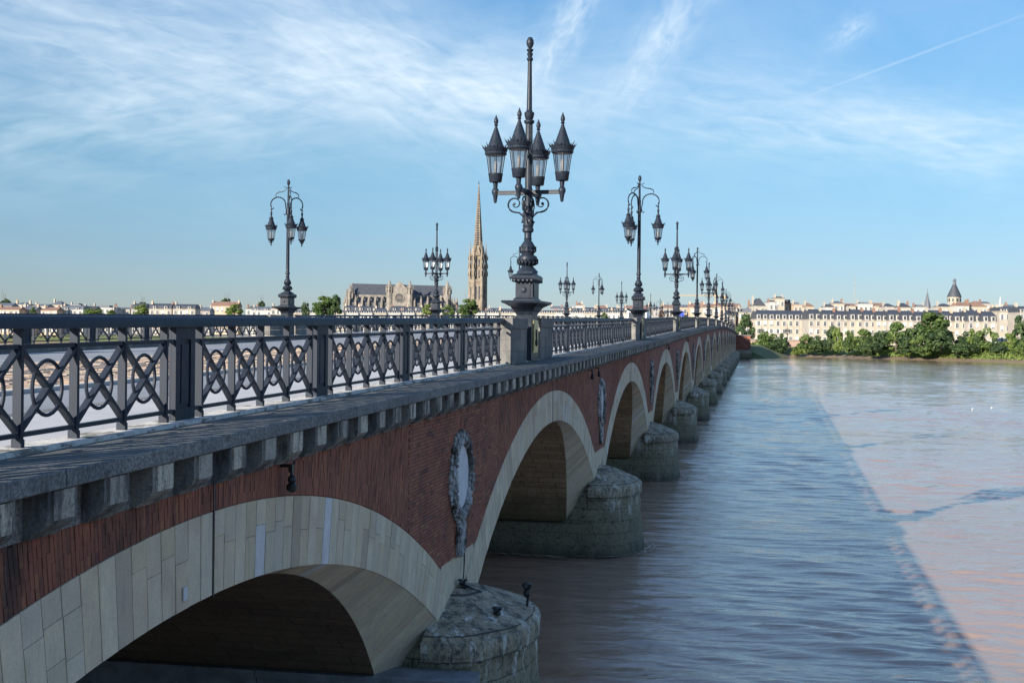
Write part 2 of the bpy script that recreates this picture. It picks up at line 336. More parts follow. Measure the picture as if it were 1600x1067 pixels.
# ------------------------------------------------------------------ mesh helper
class MB:
    def __init__(s): s.v = []; s.f = []; s.r = []; s.mi = []; s.uv = []
    def add(s, vs, fs, r=None, mi=0, uv=None):
        b = len(s.v); s.v += [tuple(q) for q in vs]
        for k, f in enumerate(fs):
            s.f.append([b+i for i in f]); s.r.append(random.random() if r is None else r); s.mi.append(mi)
            if uv is not None: s.uv.append([uv[i] for i in f])
        return s
    def box(s, c, h, r=None, rot=None, mi=0):
        vs = []
        for x in (-1, 1):
            for y in (-1, 1):
                for z in (-1, 1):
                    q = Vector((x*h[0], y*h[1], z*h[2]))
                    if rot is not None: q = rot @ q
                    vs.append((q.x+c[0], q.y+c[1], q.z+c[2]))
        return s.add(vs, [(0, 1, 3, 2), (4, 6, 7, 5), (0, 4, 5, 1), (2, 3, 7, 6), (0, 2, 6, 4), (1, 5, 7, 3)], r, mi)
    def lathe(s, prof, n=14, c=(0, 0, 0), sq=None, r=None, mi=0, ph=0):
        # sq: (half_x/half_r, half_y/half_r) four-sided with those proportions
        vs = []; fs = []
        for (rr, z) in prof:
            for k in range(n):
                a = 2*math.pi*(k+.5*(sq is not None))/n+ph
                x, y = math.cos(a)*rr, math.sin(a)*rr
                if sq is not None: x, y = x*sq[0]*1.41421, y*sq[1]*1.41421
                vs.append((c[0]+x, c[1]+y, c[2]+z))
        for i in range(len(prof)-1):
            for k in range(n):
                k2 = (k+1) % n; fs.append((i*n+k, i*n+k2, (i+1)*n+k2, (i+1)*n+k))
        fs.append(list(range(n))[::-1]); fs.append([(len(prof)-1)*n+k for k in range(n)])
        return s.add(vs, fs, r, mi)
    def tube(s, pts, rad, n=6, closed=False, r=None, mi=0):
        pts = [Vector(p) for p in pts]; N = len(pts); vs = []; fs = []
        rads = rad if isinstance(rad, (list, tuple)) else [rad]*N
        for i, p in enumerate(pts):
            if closed: d = pts[(i+1) % N]-pts[i-1]
            else: d = pts[min(i+1, N-1)]-pts[max(i-1, 0)]
            d.normalize(); ref = Vector((0, 0, 1)) if abs(d.z) < .9 else Vector((1, 0, 0))
            if closed: ref = Vector((1, 0, 0)) if abs(d.x) < .9 else Vector((0, 1, 0))
            a = d.cross(ref).normalized(); b = d.cross(a)
            for k in range(n):
                an = 2*math.pi*k/n; q = p+a*math.cos(an)*rads[i]+b*math.sin(an)*rads[i]; vs.append(q)
        for i in range(N if closed else N-1):
            j = (i+1) % N
            for k in range(n):
                k2 = (k+1) % n; fs.append((i*n+k, i*n+k2, j*n+k2, j*n+k))
        if not closed: fs += [list(range(n))[::-1], [(N-1)*n+k for k in range(n)]]
        return s.add(vs, fs, r, mi)
    def prism(s, poly, xf, xb, r=None, mi=0):
        # poly in (y, z); front at x=xf, back at x=xb
        n = len(poly); vs = [(xf, a, b) for a, b in poly]+[(xb, a, b) for a, b in poly]
        fs = [list(range(n)), list(range(2*n-1, n-1, -1))]+[(i, n+i, n+(i+1) % n, (i+1) % n) for i in range(n)]
        return s.add(vs, fs, r, mi)
    def blob(s, c, h, r=None, n=6, mi=0, jit=0):
        vs = []; fs = []; m = 4
        for i in range(1, m):
            for k in range(n):
                a = 2*math.pi*k/n; b = math.pi*i/m; j = 1+random.uniform(-jit, jit)
                vs.append((c[0]+h[0]*math.sin(b)*math.cos(a)*j, c[1]+h[1]*math.sin(b)*math.sin(a)*j, c[2]+h[2]*math.cos(b)*j))
        t0 = len(vs); vs += [(c[0], c[1], c[2]+h[2]), (c[0], c[1], c[2]-h[2])]
        for k in range(n):
            k2 = (k+1) % n; fs.append((t0, k, k2)); fs.append((t0+1, (m-2)*n+k2, (m-2)*n+k))
            for i in range(m-2): fs.append((i*n+k, (i+1)*n+k, (i+1)*n+k2, i*n+k2))
        return s.add(vs, fs, r, mi)
    def mesh(s, name, mats, smooth=False, fix=True):
        me = bpy.data.meshes.new(name); me.from_pydata(s.v, [], s.f)
        if s.uv:
            uvl = me.uv_layers.new(name='uv'); me.update()
            flat = [c for f in s.uv for q in f for c in q]; uvl.data.foreach_set('uv', flat)
        at = me.attributes.new('rnd', 'FLOAT', 'FACE'); at.data.foreach_set('value', s.r)
        for m in (mats if isinstance(mats, (list, tuple)) else [mats]): me.materials.append(MATS[m])
        me.polygons.foreach_set('material_index', s.mi)
        if smooth: me.polygons.foreach_set('use_smooth', [True]*len(s.f))
        if fix:
            bm = bmesh.new(); bm.from_mesh(me); bmesh.ops.recalc_face_normals(bm, faces=bm.faces); bm.to_mesh(me); bm.free()
        if smooth and hasattr(me, 'set_sharp_from_angle'): me.set_sharp_from_angle(angle=math.radians(38))
        me.update(); return me
def ob(name, me, parent=None, loc=(0, 0, 0), rz=0, sc=None):
    o = bpy.data.objects.new(name, me); COL.objects.link(o); o.location = loc; o.rotation_euler = (0, 0, rz)
    if sc is not None: o.scale = sc if isinstance(sc, (tuple, list)) else (sc,)*3
    if parent is not None: o.parent = parent
    return o
def thing(name, label, cat, loc=(0, 0, 0), rz=0, group=None, me=None, sc=None):
    o = ob(name, me, None, loc, rz, sc); o['label'] = label; o['category'] = cat
    if group: o['group'] = group
    return o
def struct(name, me, kind='structure', label=None):
    o = ob(name, me); o['kind'] = kind
    if label: o['label'] = label
    return o
def rnd(a, b): return random.uniform(a, b)
def ordn(i):
    L = ['first', 'second', 'third', 'fourth', 'fifth', 'sixth', 'seventh', 'eighth', 'ninth', 'tenth', 'eleventh', 'twelfth', 'thirteenth', 'fourteenth', 'fifteenth', 'sixteenth', 'seventeenth', 'eighteenth', 'nineteenth', 'twentieth']
    if i < 20: return L[i]
    return {2: 'twenty', 3: 'thirty', 4: 'forty', 5: 'fifty', 6: 'sixty', 7: 'seventy', 8: 'eighty'}[(i+1)//10]+('' if (i+1) % 10 == 0 else '-'+L[(i+1) % 10-1]) if (i+1) % 10 else {3: 'thirtieth', 4: 'fortieth', 5: 'fiftieth', 6: 'sixtieth', 7: 'seventieth', 8: 'eightieth'}[(i+1)//10]

# ------------------------------------------------------------------ bridge profile
KP = [(-90, 7.9), (-40, 8.15), (10.8, 8.71), (35.4, 9.0), (75, 9.53), (115, 10.15), (164, 10.84), (218, 11.4), (262, 11.68), (304, 11.78), (350, 11.72), (400, 11.5), (450, 11.1), (480, 10.75), (520, 10.2), (600, 9.5)]
def zr(s):    # top of the handrail above the water at distance s along the bridge
    for i in range(len(KP)-1):
        if s <= KP[i+1][0] or i == len(KP)-2:
            (x0, y0), (x1, y1) = KP[i], KP[i+1]; xm, ym = KP[max(i-1, 0)]; xp, yp = KP[min(i+2, len(KP)-1)]
            m0 = (y1-ym)/(x1-xm); m1 = (yp-y0)/(xp-x0); h = x1-x0; u = max(0, (s-x0)/h)
            return (2*u**3-3*u*u+1)*y0+(u**3-2*u*u+u)*h*m0+(-2*u**3+3*u*u)*y1+(u**3-u*u)*h*m1
PC = [-23.8, 1.16, 26.16, 51.36, 77.36, 104.4, 132.9, 162.4, 192.6, 223.3, 254., 284.2, 313.7, 342.2, 369.7, 396.2, 421.7, 446.7, 471.7]
S0, S1 = -60., 500.
DF, DB = 6.0, 29.6        # river faces of the bridge lie at x=-6.0 and x=-29.6
BASE = 1.27               # handrail top above its kerb
ZT = 1.89                 # brick top below handrail top
bridge = thing('stone_bridge', 'long brick and stone arch bridge crossing the brown river', 'bridge', (0, 0, 0))
def bpart(name, mb, m, parent=None, smooth=False, kind=None, fix=True, label=None):
    o = ob(name, mb.mesh(name, m, smooth, fix), parent or bridge)
    if kind: o['kind'] = kind
    if label: o['label'] = label
    return o
def clip(poly, a, b, c):  # keep a*y+b*z<=c
    out = []
    for i in range(len(poly)):
        p, q = poly[i], poly[(i+1) % len(poly)]; dp = a*p[0]+b*p[1]-c; dq = a*q[0]+b*q[1]-c
        if dp <= 0: out.append(p)
        if (dp < 0 < dq) or (dq < 0 < dp):
            k = dp/(dp-dq); out.append((p[0]+(q[0]-p[0])*k, p[1]+(q[1]-p[1])*k))
    return out
def area(p): return abs(sum(p[i][0]*p[(i+1) % len(p)][1]-p[(i+1) % len(p)][0]*p[i][1] for i in range(len(p))))/2 if len(p) > 2 else 0
RT = .96
class Arch:
    def __init__(s, i):
        s.i = i; s.a, s.b = PC[i], PC[i+1]; s.c = (s.a+s.b)/2; s.half = (s.b-s.a)/2; s.zi = zr(s.c)-3.17
        hc = s.half-2.45; r = s.zi-3.26; s.RF = (hc*hc+r*r)/(2*r); s.cF = s.zi-s.RF; s.aF = math.acos((2.55-s.cF)/s.RF)
        hb = s.half-2.15; r = s.zi-1.3; s.RB = (hb*hb+r*r)/(2*r); s.cB = s.zi-s.RB; s.aB = math.acos(max(-1, (1.3-s.cB)/s.RB))
    def F(s, u, t=0): a = u*s.aF; return (s.c+(s.RF+t)*math.sin(a), s.cF+(s.RF+t)*math.cos(a))
    def B(s, u, t=0): a = u*s.aB; return (s.c+(s.RB+t)*math.sin(a), s.cB+(s.RB+t)*math.cos(a))
    def W(s, u): return .10+.95*abs(u)**1.35
    def zext(s, y):
        q = (s.RF+RT)**2-(y-s.c)**2; return s.cF+math.sqrt(q) if q > 0 else -9
arches = [Arch(i) for i in range(len(PC)-1)]
VB = 3.95   # flat bottom of the brick between two arch rings

# backing brick wall, both faces
wall = MB()
for A in arches:
    n = 90 if A.i < 6 else 40
    ys = [A.a+(A.b-A.a)*k/n for k in range(n+1)]
    for k in range(n):
        y0, y1 = ys[k], ys[k+1]; l0, l1 = max(VB, A.zext(y0)), max(VB, A.zext(y1)); h0, h1 = zr(y0)-ZT, zr(y1)-ZT
        wall.add([(-DF-.014, y0, l0), (-DF-.014, y1, l1), (-DF-.014, y1, h1), (-DF-.014, y0, h0)], [(0, 1, 2, 3)])
wall2 = MB()
for y0, y1 in ((S0, PC[0]), (PC[-1], S1)):
    for x in (-DF-.014, -DB): wall2.add([(x, y0, -2), (x, y1, -2), (x, y1, zr(y1)-ZT), (x, y0, zr(y0)-ZT)], [(0, 1, 2, 3)])
for A in arches:
    n = 24
    for k in range(n):
        u0, u1 = -1+2*k/n, -1+2*(k+1)/n; p, q = A.B(u0), A.B(u1)
        wall2.add([(-DB, p[0], p[1]), (-DB, q[0], q[1]), (-DB, q[0], zr(q[0])-ZT), (-DB, p[0], zr(p[0])-ZT)], [(0, 1, 2, 3)])
bpart('spandrel_wall', wall, 'brick_wall', fix=False); bpart('upstream_wall', wall2, 'brick_wall', fix=False, kind='stuff')

# real bricks on the nearest faces
bk = MB()
for A in arches[1:4]:
    top = lambda y: zr(y)-ZT-.004
    def put(poly):
        y = sum(p[0] for p in poly)/len(poly); z = sum(p[1] for p in poly)/len(poly)
        sl = (zr(y+1)-zr(y-1))/2; poly = clip(poly, -sl, 1, top(y)-sl*y)
        if len(poly) < 3: return
        d = math.hypot(y-A.c, z-A.cF); nx, nz = (y-A.c)/d, (z-A.cF)/d
        poly = clip(poly, -nx, -nz, -((A.RF+RT+.012)+nx*A.c+nz*A.cF))
        if len(poly) < 3: return
        poly = clip(poly, 0, -1, -VB)
        for lim in ((-1, -(A.a)), (1, A.b)):
            if len(poly) >= 3: poly = clip(poly, lim[0], 0, lim[1])
        if len(poly) > 2 and area(poly) > .0012:
            j = rnd(0, .010)
            bk.prism(poly, -DF+j-.004, -DF-.02)
    HB = 4.1
    Rr = A.RF+RT+.01; st = .068/Rr; nst = int(A.half/Rr/st*1.1)+2; ylo, yhi = A.a+HB, A.b-HB
    for k in range(-nst, nst):
        for q in range(0, 11):
            r0 = Rr+q*.232-(.117 if k % 2 else 0); r1 = r0+.230; a0, a1 = k*st, k*st+(.059/Rr)
            P = [(A.c+r*math.sin(a), A.cF+r*math.cos(a)) for r, a in ((r0, a0), (r0, a1), (r1, a1), (r1, a0))]
            if min(p[1] for p in P) > top(A.c)+.5: continue
            P = clip(clip(P, -1, 0, -ylo), 1, 0, yhi)
            if len(P) > 2: put(P)
    for (y0, y1) in ((A.a, A.a+HB), (A.b-HB, A.b)):
        row = 0; z = VB+.003
        while z < top(A.c)+.2:
            y = y0-(.12 if row % 2 else 0)+.06
            while y < y1:
                a, b = max(y, y0+.004), min(y+.234, y1-.004)
                if b-a > .02: put([(a, z), (b, z), (b, z+.058), (a, z+.058)])
                y += .236
            z += .067; row += 1
bpart('brick', bk, 'brick', kind='stuff', label='weathered red bricks of the nearest spandrels', fix=False)

# arch rings: voussoirs of the two nearest arches are single stones
def voussoir(mb, A, u0, u1, m0, m1, lower, r, dx):
    g = .0075/A.RF/A.aF; u0 += g; u1 -= g
    if not lower:
        P = [A.F(u0, m0), A.F(u1, m0), A.F(u1, m1), A.F(u0, m1)]
        P = clip(clip(P, -1, 0, -(A.a+.004)), 1, 0, A.b-.004)
        if area(P) > .004: mb.prism(P, -DF+dx, -DF-.3, r)
        return
    vs = []
    for u in (u0, u1):
        w_ = A.W(u); M = A.F(u, m1); Fp = A.F(u); Bp = A.B(u); B2 = A.B(u, .25)
        bev = A.F(u, .012)
        vs += [(-DF+dx, *M), (-DF+dx, *bev), (-DF+dx-.02, *Fp), (-DF-w_, *Bp), (-DF-w_, *B2), (-DF-w_-.02, M[0], M[1])]
    for k in (0, 6):   # clamp to pier centre
        for j in range(6):
            x, y, z = vs[k+j]; vs[k+j] = (x, min(max(y, A.a+.004), A.b-.004), z)
    n = 6; fs = [list(range(n)), list(range(2*n-1, n-1, -1))]+[(i, n+i, n+(i+1) % n, (i+1) % n) for i in range(n)]
    mb.add(vs, fs, r)
def rv():
    q = random.random(); return q if q < .95 else rnd(.93, 1) if random.random() < .5 else rnd(0, .9)
for A in arches:
    nv = 76 if A.i < 8 else 48; joined = MB(); back = MB()
    for k in range(nv):
        u0, u1 = -1+2*k/nv, -1+2*(k+1)/nv
        js = [0]
        q = random.random()
        if q < .35: js = [0, RT]
        elif q < .97: js = [0, rnd(.50, .56) if k % 2 else rnd(.60, .68), RT]
        else: js = [0, rnd(.25, .4), rnd(.6, .75), RT]
        for j in range(len(js)-1):
            mb = MB() if A.i in (1, 2) else joined
            voussoir(mb, A, u0, u1, js[j]+(.003 if j else 0), js[j+1]-.003, j == 0, rv(), rnd(-.004, .004))
            if A.i in (1, 2) and mb.f: bpart('voussoir', mb, 'limestone')
        p, q_ = A.F(u0, .01), A.F(u1, .01); P, Q = A.F(u0, RT-.01), A.F(u1, RT-.01); p2, q2 = A.B(u0, .02), A.B(u1, .02)
        w0, w1 = A.W(u0), A.W(u1)
        cl = lambda y: min(max(y, A.a), A.b)
        back.add([(-DF-.022, cl(p[0]), p[1]), (-DF-.022, cl(q_[0]), q_[1]), (-DF-.022, cl(Q[0]), Q[1]), (-DF-.022, cl(P[0]), P[1]), (-DF-w0-.01, *p2), (-DF-w1-.01, *q2)], [(0, 1, 2, 3), (0, 4, 5, 1)])
    if joined.f: bpart('arch_ring', joined, 'limestone', kind='stuff')
    bpart('ring_mortar', back, 'stone_joint', fix=False)
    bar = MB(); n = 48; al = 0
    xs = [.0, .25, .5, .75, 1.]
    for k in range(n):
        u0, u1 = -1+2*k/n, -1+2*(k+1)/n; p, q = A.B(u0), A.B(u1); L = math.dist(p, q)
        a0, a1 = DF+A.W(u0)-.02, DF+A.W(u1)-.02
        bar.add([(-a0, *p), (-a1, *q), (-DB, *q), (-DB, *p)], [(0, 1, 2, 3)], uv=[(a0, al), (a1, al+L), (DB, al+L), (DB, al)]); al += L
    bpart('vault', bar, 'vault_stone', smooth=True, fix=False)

# springer stones, piers with rounded cutwaters, caps, medallions
spr = MB()
for P in PC[:-1]:
    A = arches[max(PC.index(P)-1, 0)]
    for k in range(2):
        spr.prism([(P-2.0, 2.5), (P+2.0, 2.5), (P+1.45, VB-.004), (P-1.45, VB-.004)], -DF-.02, -DF-.4)
        break
bpart('springer_stone', spr, 'limestone')
def nose(z, r, w, n=44, xb=-DB-1, rx=1.6):
    # plan of a pier: straight flanks of half width w, then a rounded cutwater of radius r
    pts = [(xb, -w)]
    for k in range(n+1):
        a = -math.pi/2+math.pi*k/n; pts.append((-6.0+(rx*r/2.4)*max(0, math.cos(a))**.9, r*math.sin(a)))
    pts.append((xb, w)); return [(x, y, z) for x, y in pts]
from mathutils import noise as MN
def rough(rings, step=.22, amp=.035, chip=0):
    out = []
    for A_, B_ in zip(rings[:-1], rings[1:]):
        k = max(1, int(abs(B_[0][2]-A_[0][2])/step))
        for q in range(k): f = q/k; out.append([tuple(a_[i]*(1-f)+b_[i]*f for i in range(3)) for a_, b_ in zip(A_, B_)])
    out.append(rings[-1]); res = []
    for R_ in out:
        row = []
        for (x, y, z) in R_:
            d = MN.noise(Vector((x*1.3, y*1.3, z*1.3)))*amp*1.3+MN.noise(Vector((x*4, y*4, z*4)))*amp
            if chip: d -= max(0, MN.noise(Vector((x*2.1+5, y*2.1, z*1.5)))-.12)*chip
            l = math.hypot(x+6.3, y) or 1
            row.append((x+d*(x+6.3)/l if x > -6.4 else x, y+d*y/l, z+d*.3)) 
        res.append(row)
    return res
def loft(mb, rings, cap=True, r=None):
    n = len(rings[0]); vs = [q for R in rings for q in R]; fs = []
    for i in range(len(rings)-1):
        for k in range(n): k2 = (k+1) % n; fs.append((i*n+k, i*n+k2, (i+1)*n+k2, (i+1)*n+k))
    if cap: fs.append([(len(rings)-1)*n+k for k in range(n)])
    mb.add(vs, fs, r)
pm = MB(); loft(pm, rough([nose(-2.5, 2.9, 2.8), nose(0.0, 2.72, 2.62), nose(.7, 2.6, 2.45), nose(1.25, 2.52, 2.2)], .22, .045))
loft(pm, rough([nose(1.2, 2.51, 2.14, xb=-7.15), nose(2.3, 2.38, 2.10, xb=-7.0), nose(2.45, 2.38, 2.08, xb=-6.5)], .15, .05))
pier_me = pm.mesh('pier', 'pier_stone', True)
cm = MB()
def half(z, r): return nose(z, r, r, xb=-6.15)
loft(cm, rough([half(2.14, 2.36), half(2.16, 2.42), half(2.22, 2.45), half(2.27, 2.42), half(2.29, 2.52), half(2.58, 2.54), half(2.66, 2.50), half(2.68, 2.40), half(2.76, 2.36), half(3.02, 1.5), half(3.2, .85), half(3.33, .2)], .1, .018, .10))
cap_me = cm.mesh('cutwater_cap', 'pier_stone', True)
wr = MB()
for row, (R_, tr, n) in enumerate(((.93, .03, 44), (.86, .09, 40), (.79, .11, 36), (.73, .07, 34))):
    for k in range(n):
        a = 2*math.pi*(k+.3*row)/n+rnd(-.05, .05); rr = R_+rnd(-.02, .02)
        wr.blob((.0+tr*rnd(.8, 1.2), rr*math.cos(a), rr*math.sin(a)), (rnd(.04, .065), rnd(.045, .075), rnd(.05, .08)), None, 5, 0, .25)
wr.tube([(.0, .78*math.cos(2*math.pi*k/28), .78*math.sin(2*math.pi*k/28)) for k in range(28)], .12, 6, True)
wreath_me = wr.mesh('wreath', 'carved_stone')
rb = MB()
for k in range(70):
    z = -.98-rnd(0, .62); rb.blob((.03+rnd(0, .07), rnd(-.27, .27)*(1+.1*math.sin(z*9)), z), (rnd(.04, .06), rnd(.04, .08), rnd(.05, .12)), None, 5, 0, .25)
rb.box((.02, 0, -1.28), (.05, .22, .30))
rib_me = rb.mesh('ribbon', 'carved_stone')
pq = MB(); pq.tube([(-.05, 0, 0), (.05, 0, 0)], .66, 28); plq_me = pq.mesh('plaque', 'plaque_white')
for i, P in enumerate(PC[:-1]):
    p_ = ob('pier', pier_me, bridge, (0, P, 0)); ob('cutwater_cap', cap_me, p_, (0, 0, 0))
    zc = 5.58+(zr(P)-zr(26.16))*.75
    md = ob('medallion', wreath_me, bridge, (-DF, P-.05, zc)); ob('plaque', plq_me, md); ob('ribbon', rib_me, md)
# expansion joints at the crowns, and down the ring
for A in arches[1:9]:
    j = MB(); zt = zr(A.c)
    j.prism([(A.c-.012, A.zi-.01), (A.c+.012, A.zi-.01), (A.c+.018, zt-ZT-.002), (A.c-.018, zt-ZT-.002)], -DF+.014, -DF-.02)
    bpart('expansion_joint', j, 'black_iron')

# cornice: corbels, slabs, kerb
XC = -5.72
def segbox(mb, y0, y1, xa, xb, za, zb, r=None):   # za, zb below handrail top
    a, b = zr(y0), zr(y1)
    mb.add([(xa, y0, a-za), (xb, y0, a-za), (xb, y0, a-zb), (xa, y0, a-zb), (xa, y1, b-za), (xb, y1, b-za), (xb, y1, b-zb), (xa, y1, b-zb)],
           [(0, 1, 2, 3), (7, 6, 5, 4), (0, 4, 5, 1), (1, 5, 6, 2), (2, 6, 7, 3), (3, 7, 4, 0)], r)
far_slab = MB(); y = S0
while y < S1:
    L = rnd(1.5, 2.1) if y < 90 else 6
    near = 0 < y < 80; mb = MB() if near else far_slab
    g = .006 if near else 0; j = rnd(-.006, .006) if near else 0
    a, b = zr(y+g), zr(y+L-g)
    for (yy, zz) in (): pass
    ya, yb = y+g, y+L-g
    sec = [(-7.0, 1.29), (-6.64, 1.30), (XC-.04+j, 1.302), (XC-.012+j, 1.306), (XC+j, 1.318), (XC+j, 1.455), (XC-.015+j, 1.465), (-5.86, 1.47), (-7.0, 1.55)]
    n = len(sec); mb.add([(x, ya, a-z) for x, z in sec]+[(x, yb, b-z) for x, z in sec], [list(range(n)), list(range(2*n-1, n-1, -1))]+[(i, n+i, n+(i+1) % n, (i+1) % n) for i in range(n)])
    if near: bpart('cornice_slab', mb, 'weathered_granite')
    y += L
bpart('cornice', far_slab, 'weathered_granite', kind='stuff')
fr = MB()
for k in range(int((S1-S0)/4)): segbox(fr, S0+4*k, S0+4*k+4, -DF+.01, -DF-.5, 1.46, ZT+.001)
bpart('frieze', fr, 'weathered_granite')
def corbel(mb, y, far=False):
    # a curved bracket: block on top, ogee underside, raised face panel
    z = zr(y); sl = 0; hw = .235
    prof = [(-DF-.05, 1.465), (-5.76, 1.465), (-5.76, 1.70), (-5.78, 1.76), (-5.83, 1.81), (-5.90, 1.84), (-5.93, 1.885), (-DF-.05, 1.885)]
    r0 = rnd(0, .35)
    n = len(prof); mb.add([(x, y-hw, z-q) for x, q in prof]+[(x, y+hw, z-q) for x, q in prof], [list(range(n)), list(range(2*n-1, n-1, -1))]+[(i, n+i, n+(i+1) % n, (i+1) % n) for i in range(n)], r0)
    if not far: mb.box((-5.757, y-rnd(-.01, .03), z-1.60), (.02, .165, .125), rnd(.45, 1))
cf = MB(); y = S0+.65
while y < S1:
    if 3 < y < 75:
        c = MB(); corbel(c, y); bpart('corbel', c, 'corbel_stone')
    else: corbel(cf, y, y < 0 or y > 220)
    y += .95
bpart('corbels', cf, 'corbel_stone', kind='stuff')
# kerb under the railing: single stones near
kb = MB(); y = S0
while y < S1:
    L = rnd(.9, 1.3) if 0 < y < 80 else 6
    near = 5 < y < 60; mb = MB() if near else kb
    segbox(mb, y+.004, y+L-.004, -6.63+rnd(-.008, .008)*near, -7.06, BASE-.01, 1.315)
    if near: bpart('kerb_stone', mb, 'whitish_kerb_stone')
    y += L
bpart('kerb_course', kb, 'whitish_kerb_stone', kind='stuff')

# deck surfaces
def strip(name, d0, d1, dz, m, step=6, mb=None, kind='structure'):
    own = mb is None; mb = mb or MB(); y = S0
    while y < S1+40:
        a, b = zr(y)-BASE-dz, zr(y+step)-BASE-dz
        mb.add([(-d0, y, a), (-d0, y+step, b), (-d1, y+step, b), (-d1, y, a)], [(0, 1, 2, 3)]); y += step
    if own: return struct(name, mb.mesh(name, m, fix=False), kind)
strip('road_base', 7.0, 28.9, .20, 'asphalt')
strip('pavement', 7.04, 9.1, .006, 'pavement'); strip('pavement', 26.9, 28.9, .006, 'pavement')
def kerbline(d0, d1, dz0, dz1, m, label):
    near = thing('kerb', label, 'kerb')
    k = MB(); y = 6.
    while y < 120:
        q = MB(); segbox(q, y+.006, y+1.5-.006, -d0, -d1, BASE+dz0, BASE+dz1); ob('kerb_stone', q.mesh('kerb_stone', m), near); y += 1.5
    segbox(k, S0, 6, -d0, -d1, BASE+dz0, BASE+dz1)
    while y < S1: segbox(k, y, y+6, -d0, -d1, BASE+dz0, BASE+dz1); y += 6
    o = ob('far_kerb', k.mesh('far_kerb', m), near); o['kind'] = 'stuff'
kerbline(9.1, 9.35, .0, .21, 'parapet_stone', 'tan stone kerb between the near footway and the grey lane')
kerbline(13.3, 13.55, .12, .21, 'white_wall', 'pale low kerb between the near lane and the stone paved tramway')
kerbline(20.2, 20.45, .12, .21, 'white_wall', 'pale low kerb on the far side of the stone paved tramway')
kerbline(26.65, 26.9, .0, .21, 'parapet_stone', 'stone kerb along the far footway below the upstream railing')
sb = MB()
for ly in range(8, 75):
    for lx in range(19):
        for q in range(3):
            y = ly+q/3.; x = -13.6-lx*.345
            if 15.2 < -x < 15.4 or 16.65 < -x < 16.9 or 17.3 < -x < 17.5 or 18.8 < -x < 19.0: continue
            z = zr(y)-BASE-.13+rnd(-.012, .012)
            sb.add([(x, y, z), (x-.31, y, z), (x-.31, y+.30, z+.003), (x, y+.30, z+.003), (x, y, z-.06), (x-.31, y, z-.06), (x-.31, y+.3, z-.06), (x, y+.3, z-.06)], [(0, 1, 2, 3), (0, 4, 5, 1), (1, 5, 6, 2), (3, 2, 6, 7), (0, 3, 7, 4)], random.random())
o = struct('tramway_setts', sb.mesh('tramway_setts', 'sett_stone', fix=False), 'stuff', 'warm stone setts paving the tramway')
strip('tramway_bed', 13.55, 20.2, .175, 'tram_bed')
tr = thing('tram_tracks', 'two pairs of steel tram rails set in the paved tramway', 'tram rails')
for d in (15.3, 16.75, 17.4, 18.9):
    k = MB(); y = S0
    while y < S1: segbox(k, y, y+6, -d, -d-.07, BASE+.115, BASE+.19); y += 6
    ob('rail', k.mesh('rail', 'rail_steel'), tr)

# ------------------------------------------------------------------ railings
RX = -6.85; RXF = -29.0
IR = 'railing_paint'
def bx(h, c=(0, 0, 0), rot=None):
    return MB().box(c, h, None, rot)
bar_mb = MB().box((0, 0, .62), (.045, .024, .56)); bar_mb.box((0, 0, .045), (.052, .032, .045))
bar_me = bar_mb.mesh('bar', IR)
post_mb = MB().box((0, 0, .57), (.055, .20, .57)); post_mb.box((.06, 0, .57), (.012, .19, .56)); 
post_mb = MB()
post_mb.box((0, 0, .57), (.022, .27, .57))
for yy in (-.21, .21): post_mb.box((.032, yy, .57), (.012, .062, .57)); post_mb.box((-.032, yy, .57), (.012, .062, .57))
for zz in (.08, 1.07): post_mb.box((.032, 0, zz), (.011, .147, .08)); post_mb.box((-.032, 0, zz), (.011, .147, .08))
post_mb.box((.03, 0, .57), (.008, .10, .36))
post_me = post_mb.mesh('post', IR)
CW = 1.03
def diag(mb, y0, w=CW):
    for s in (1, -1):
        a = Vector((0, y0-s*(w/2-.02), .165)); b = Vector((0, y0+s*(w/2-.02), .945)); d = (b-a); L = d.length
        rot = Matrix.Rotation(math.atan2(d.y, d.z)*-1, 3, 'X')
        mb.box(((s*.003), y0, .555), (.036, .02, L/2), None, rot)
dg = MB(); diag(dg, 0); cross_me = dg.mesh('cross', IR)
def ringm(mb, y0, n=26, k=7):
    mb.tube([(0, y0+.272*math.cos(2*math.pi*i/n), .555+.272*math.sin(2*math.pi*i/n)) for i in range(n)], .02, k, True)
rg = MB(); ringm(rg, 0); ring_me = rg.mesh('ring', IR, True)
def hbar_me(w):
    m = MB()
    m.box((0, 0, .13), (.03, w/2, .022)); m.box((0, 0, .97), (.03, w/2, .022)); return m.mesh('rail_bars', IR)
pan_cache = {}
def panel_me(w, cell, nring, lod):
    key = (round(w, 2), lod)
    if key in pan_cache: return pan_cache[key]
    m = MB(); m.box((0, 0, .13), (.03, w/2, .022)); m.box((0, 0, .97), (.03, w/2, .022))
    for k in range(5): m.box((0, (k-2)*cell, .57), (.045, .024, .57))
    for k in range(4): diag(m, (k-1.5)*cell, cell); ringm(m, (k-1.5)*cell, nring, 4)
    pan_cache[key] = m.mesh('lattice_panel', IR); return pan_cache[key]
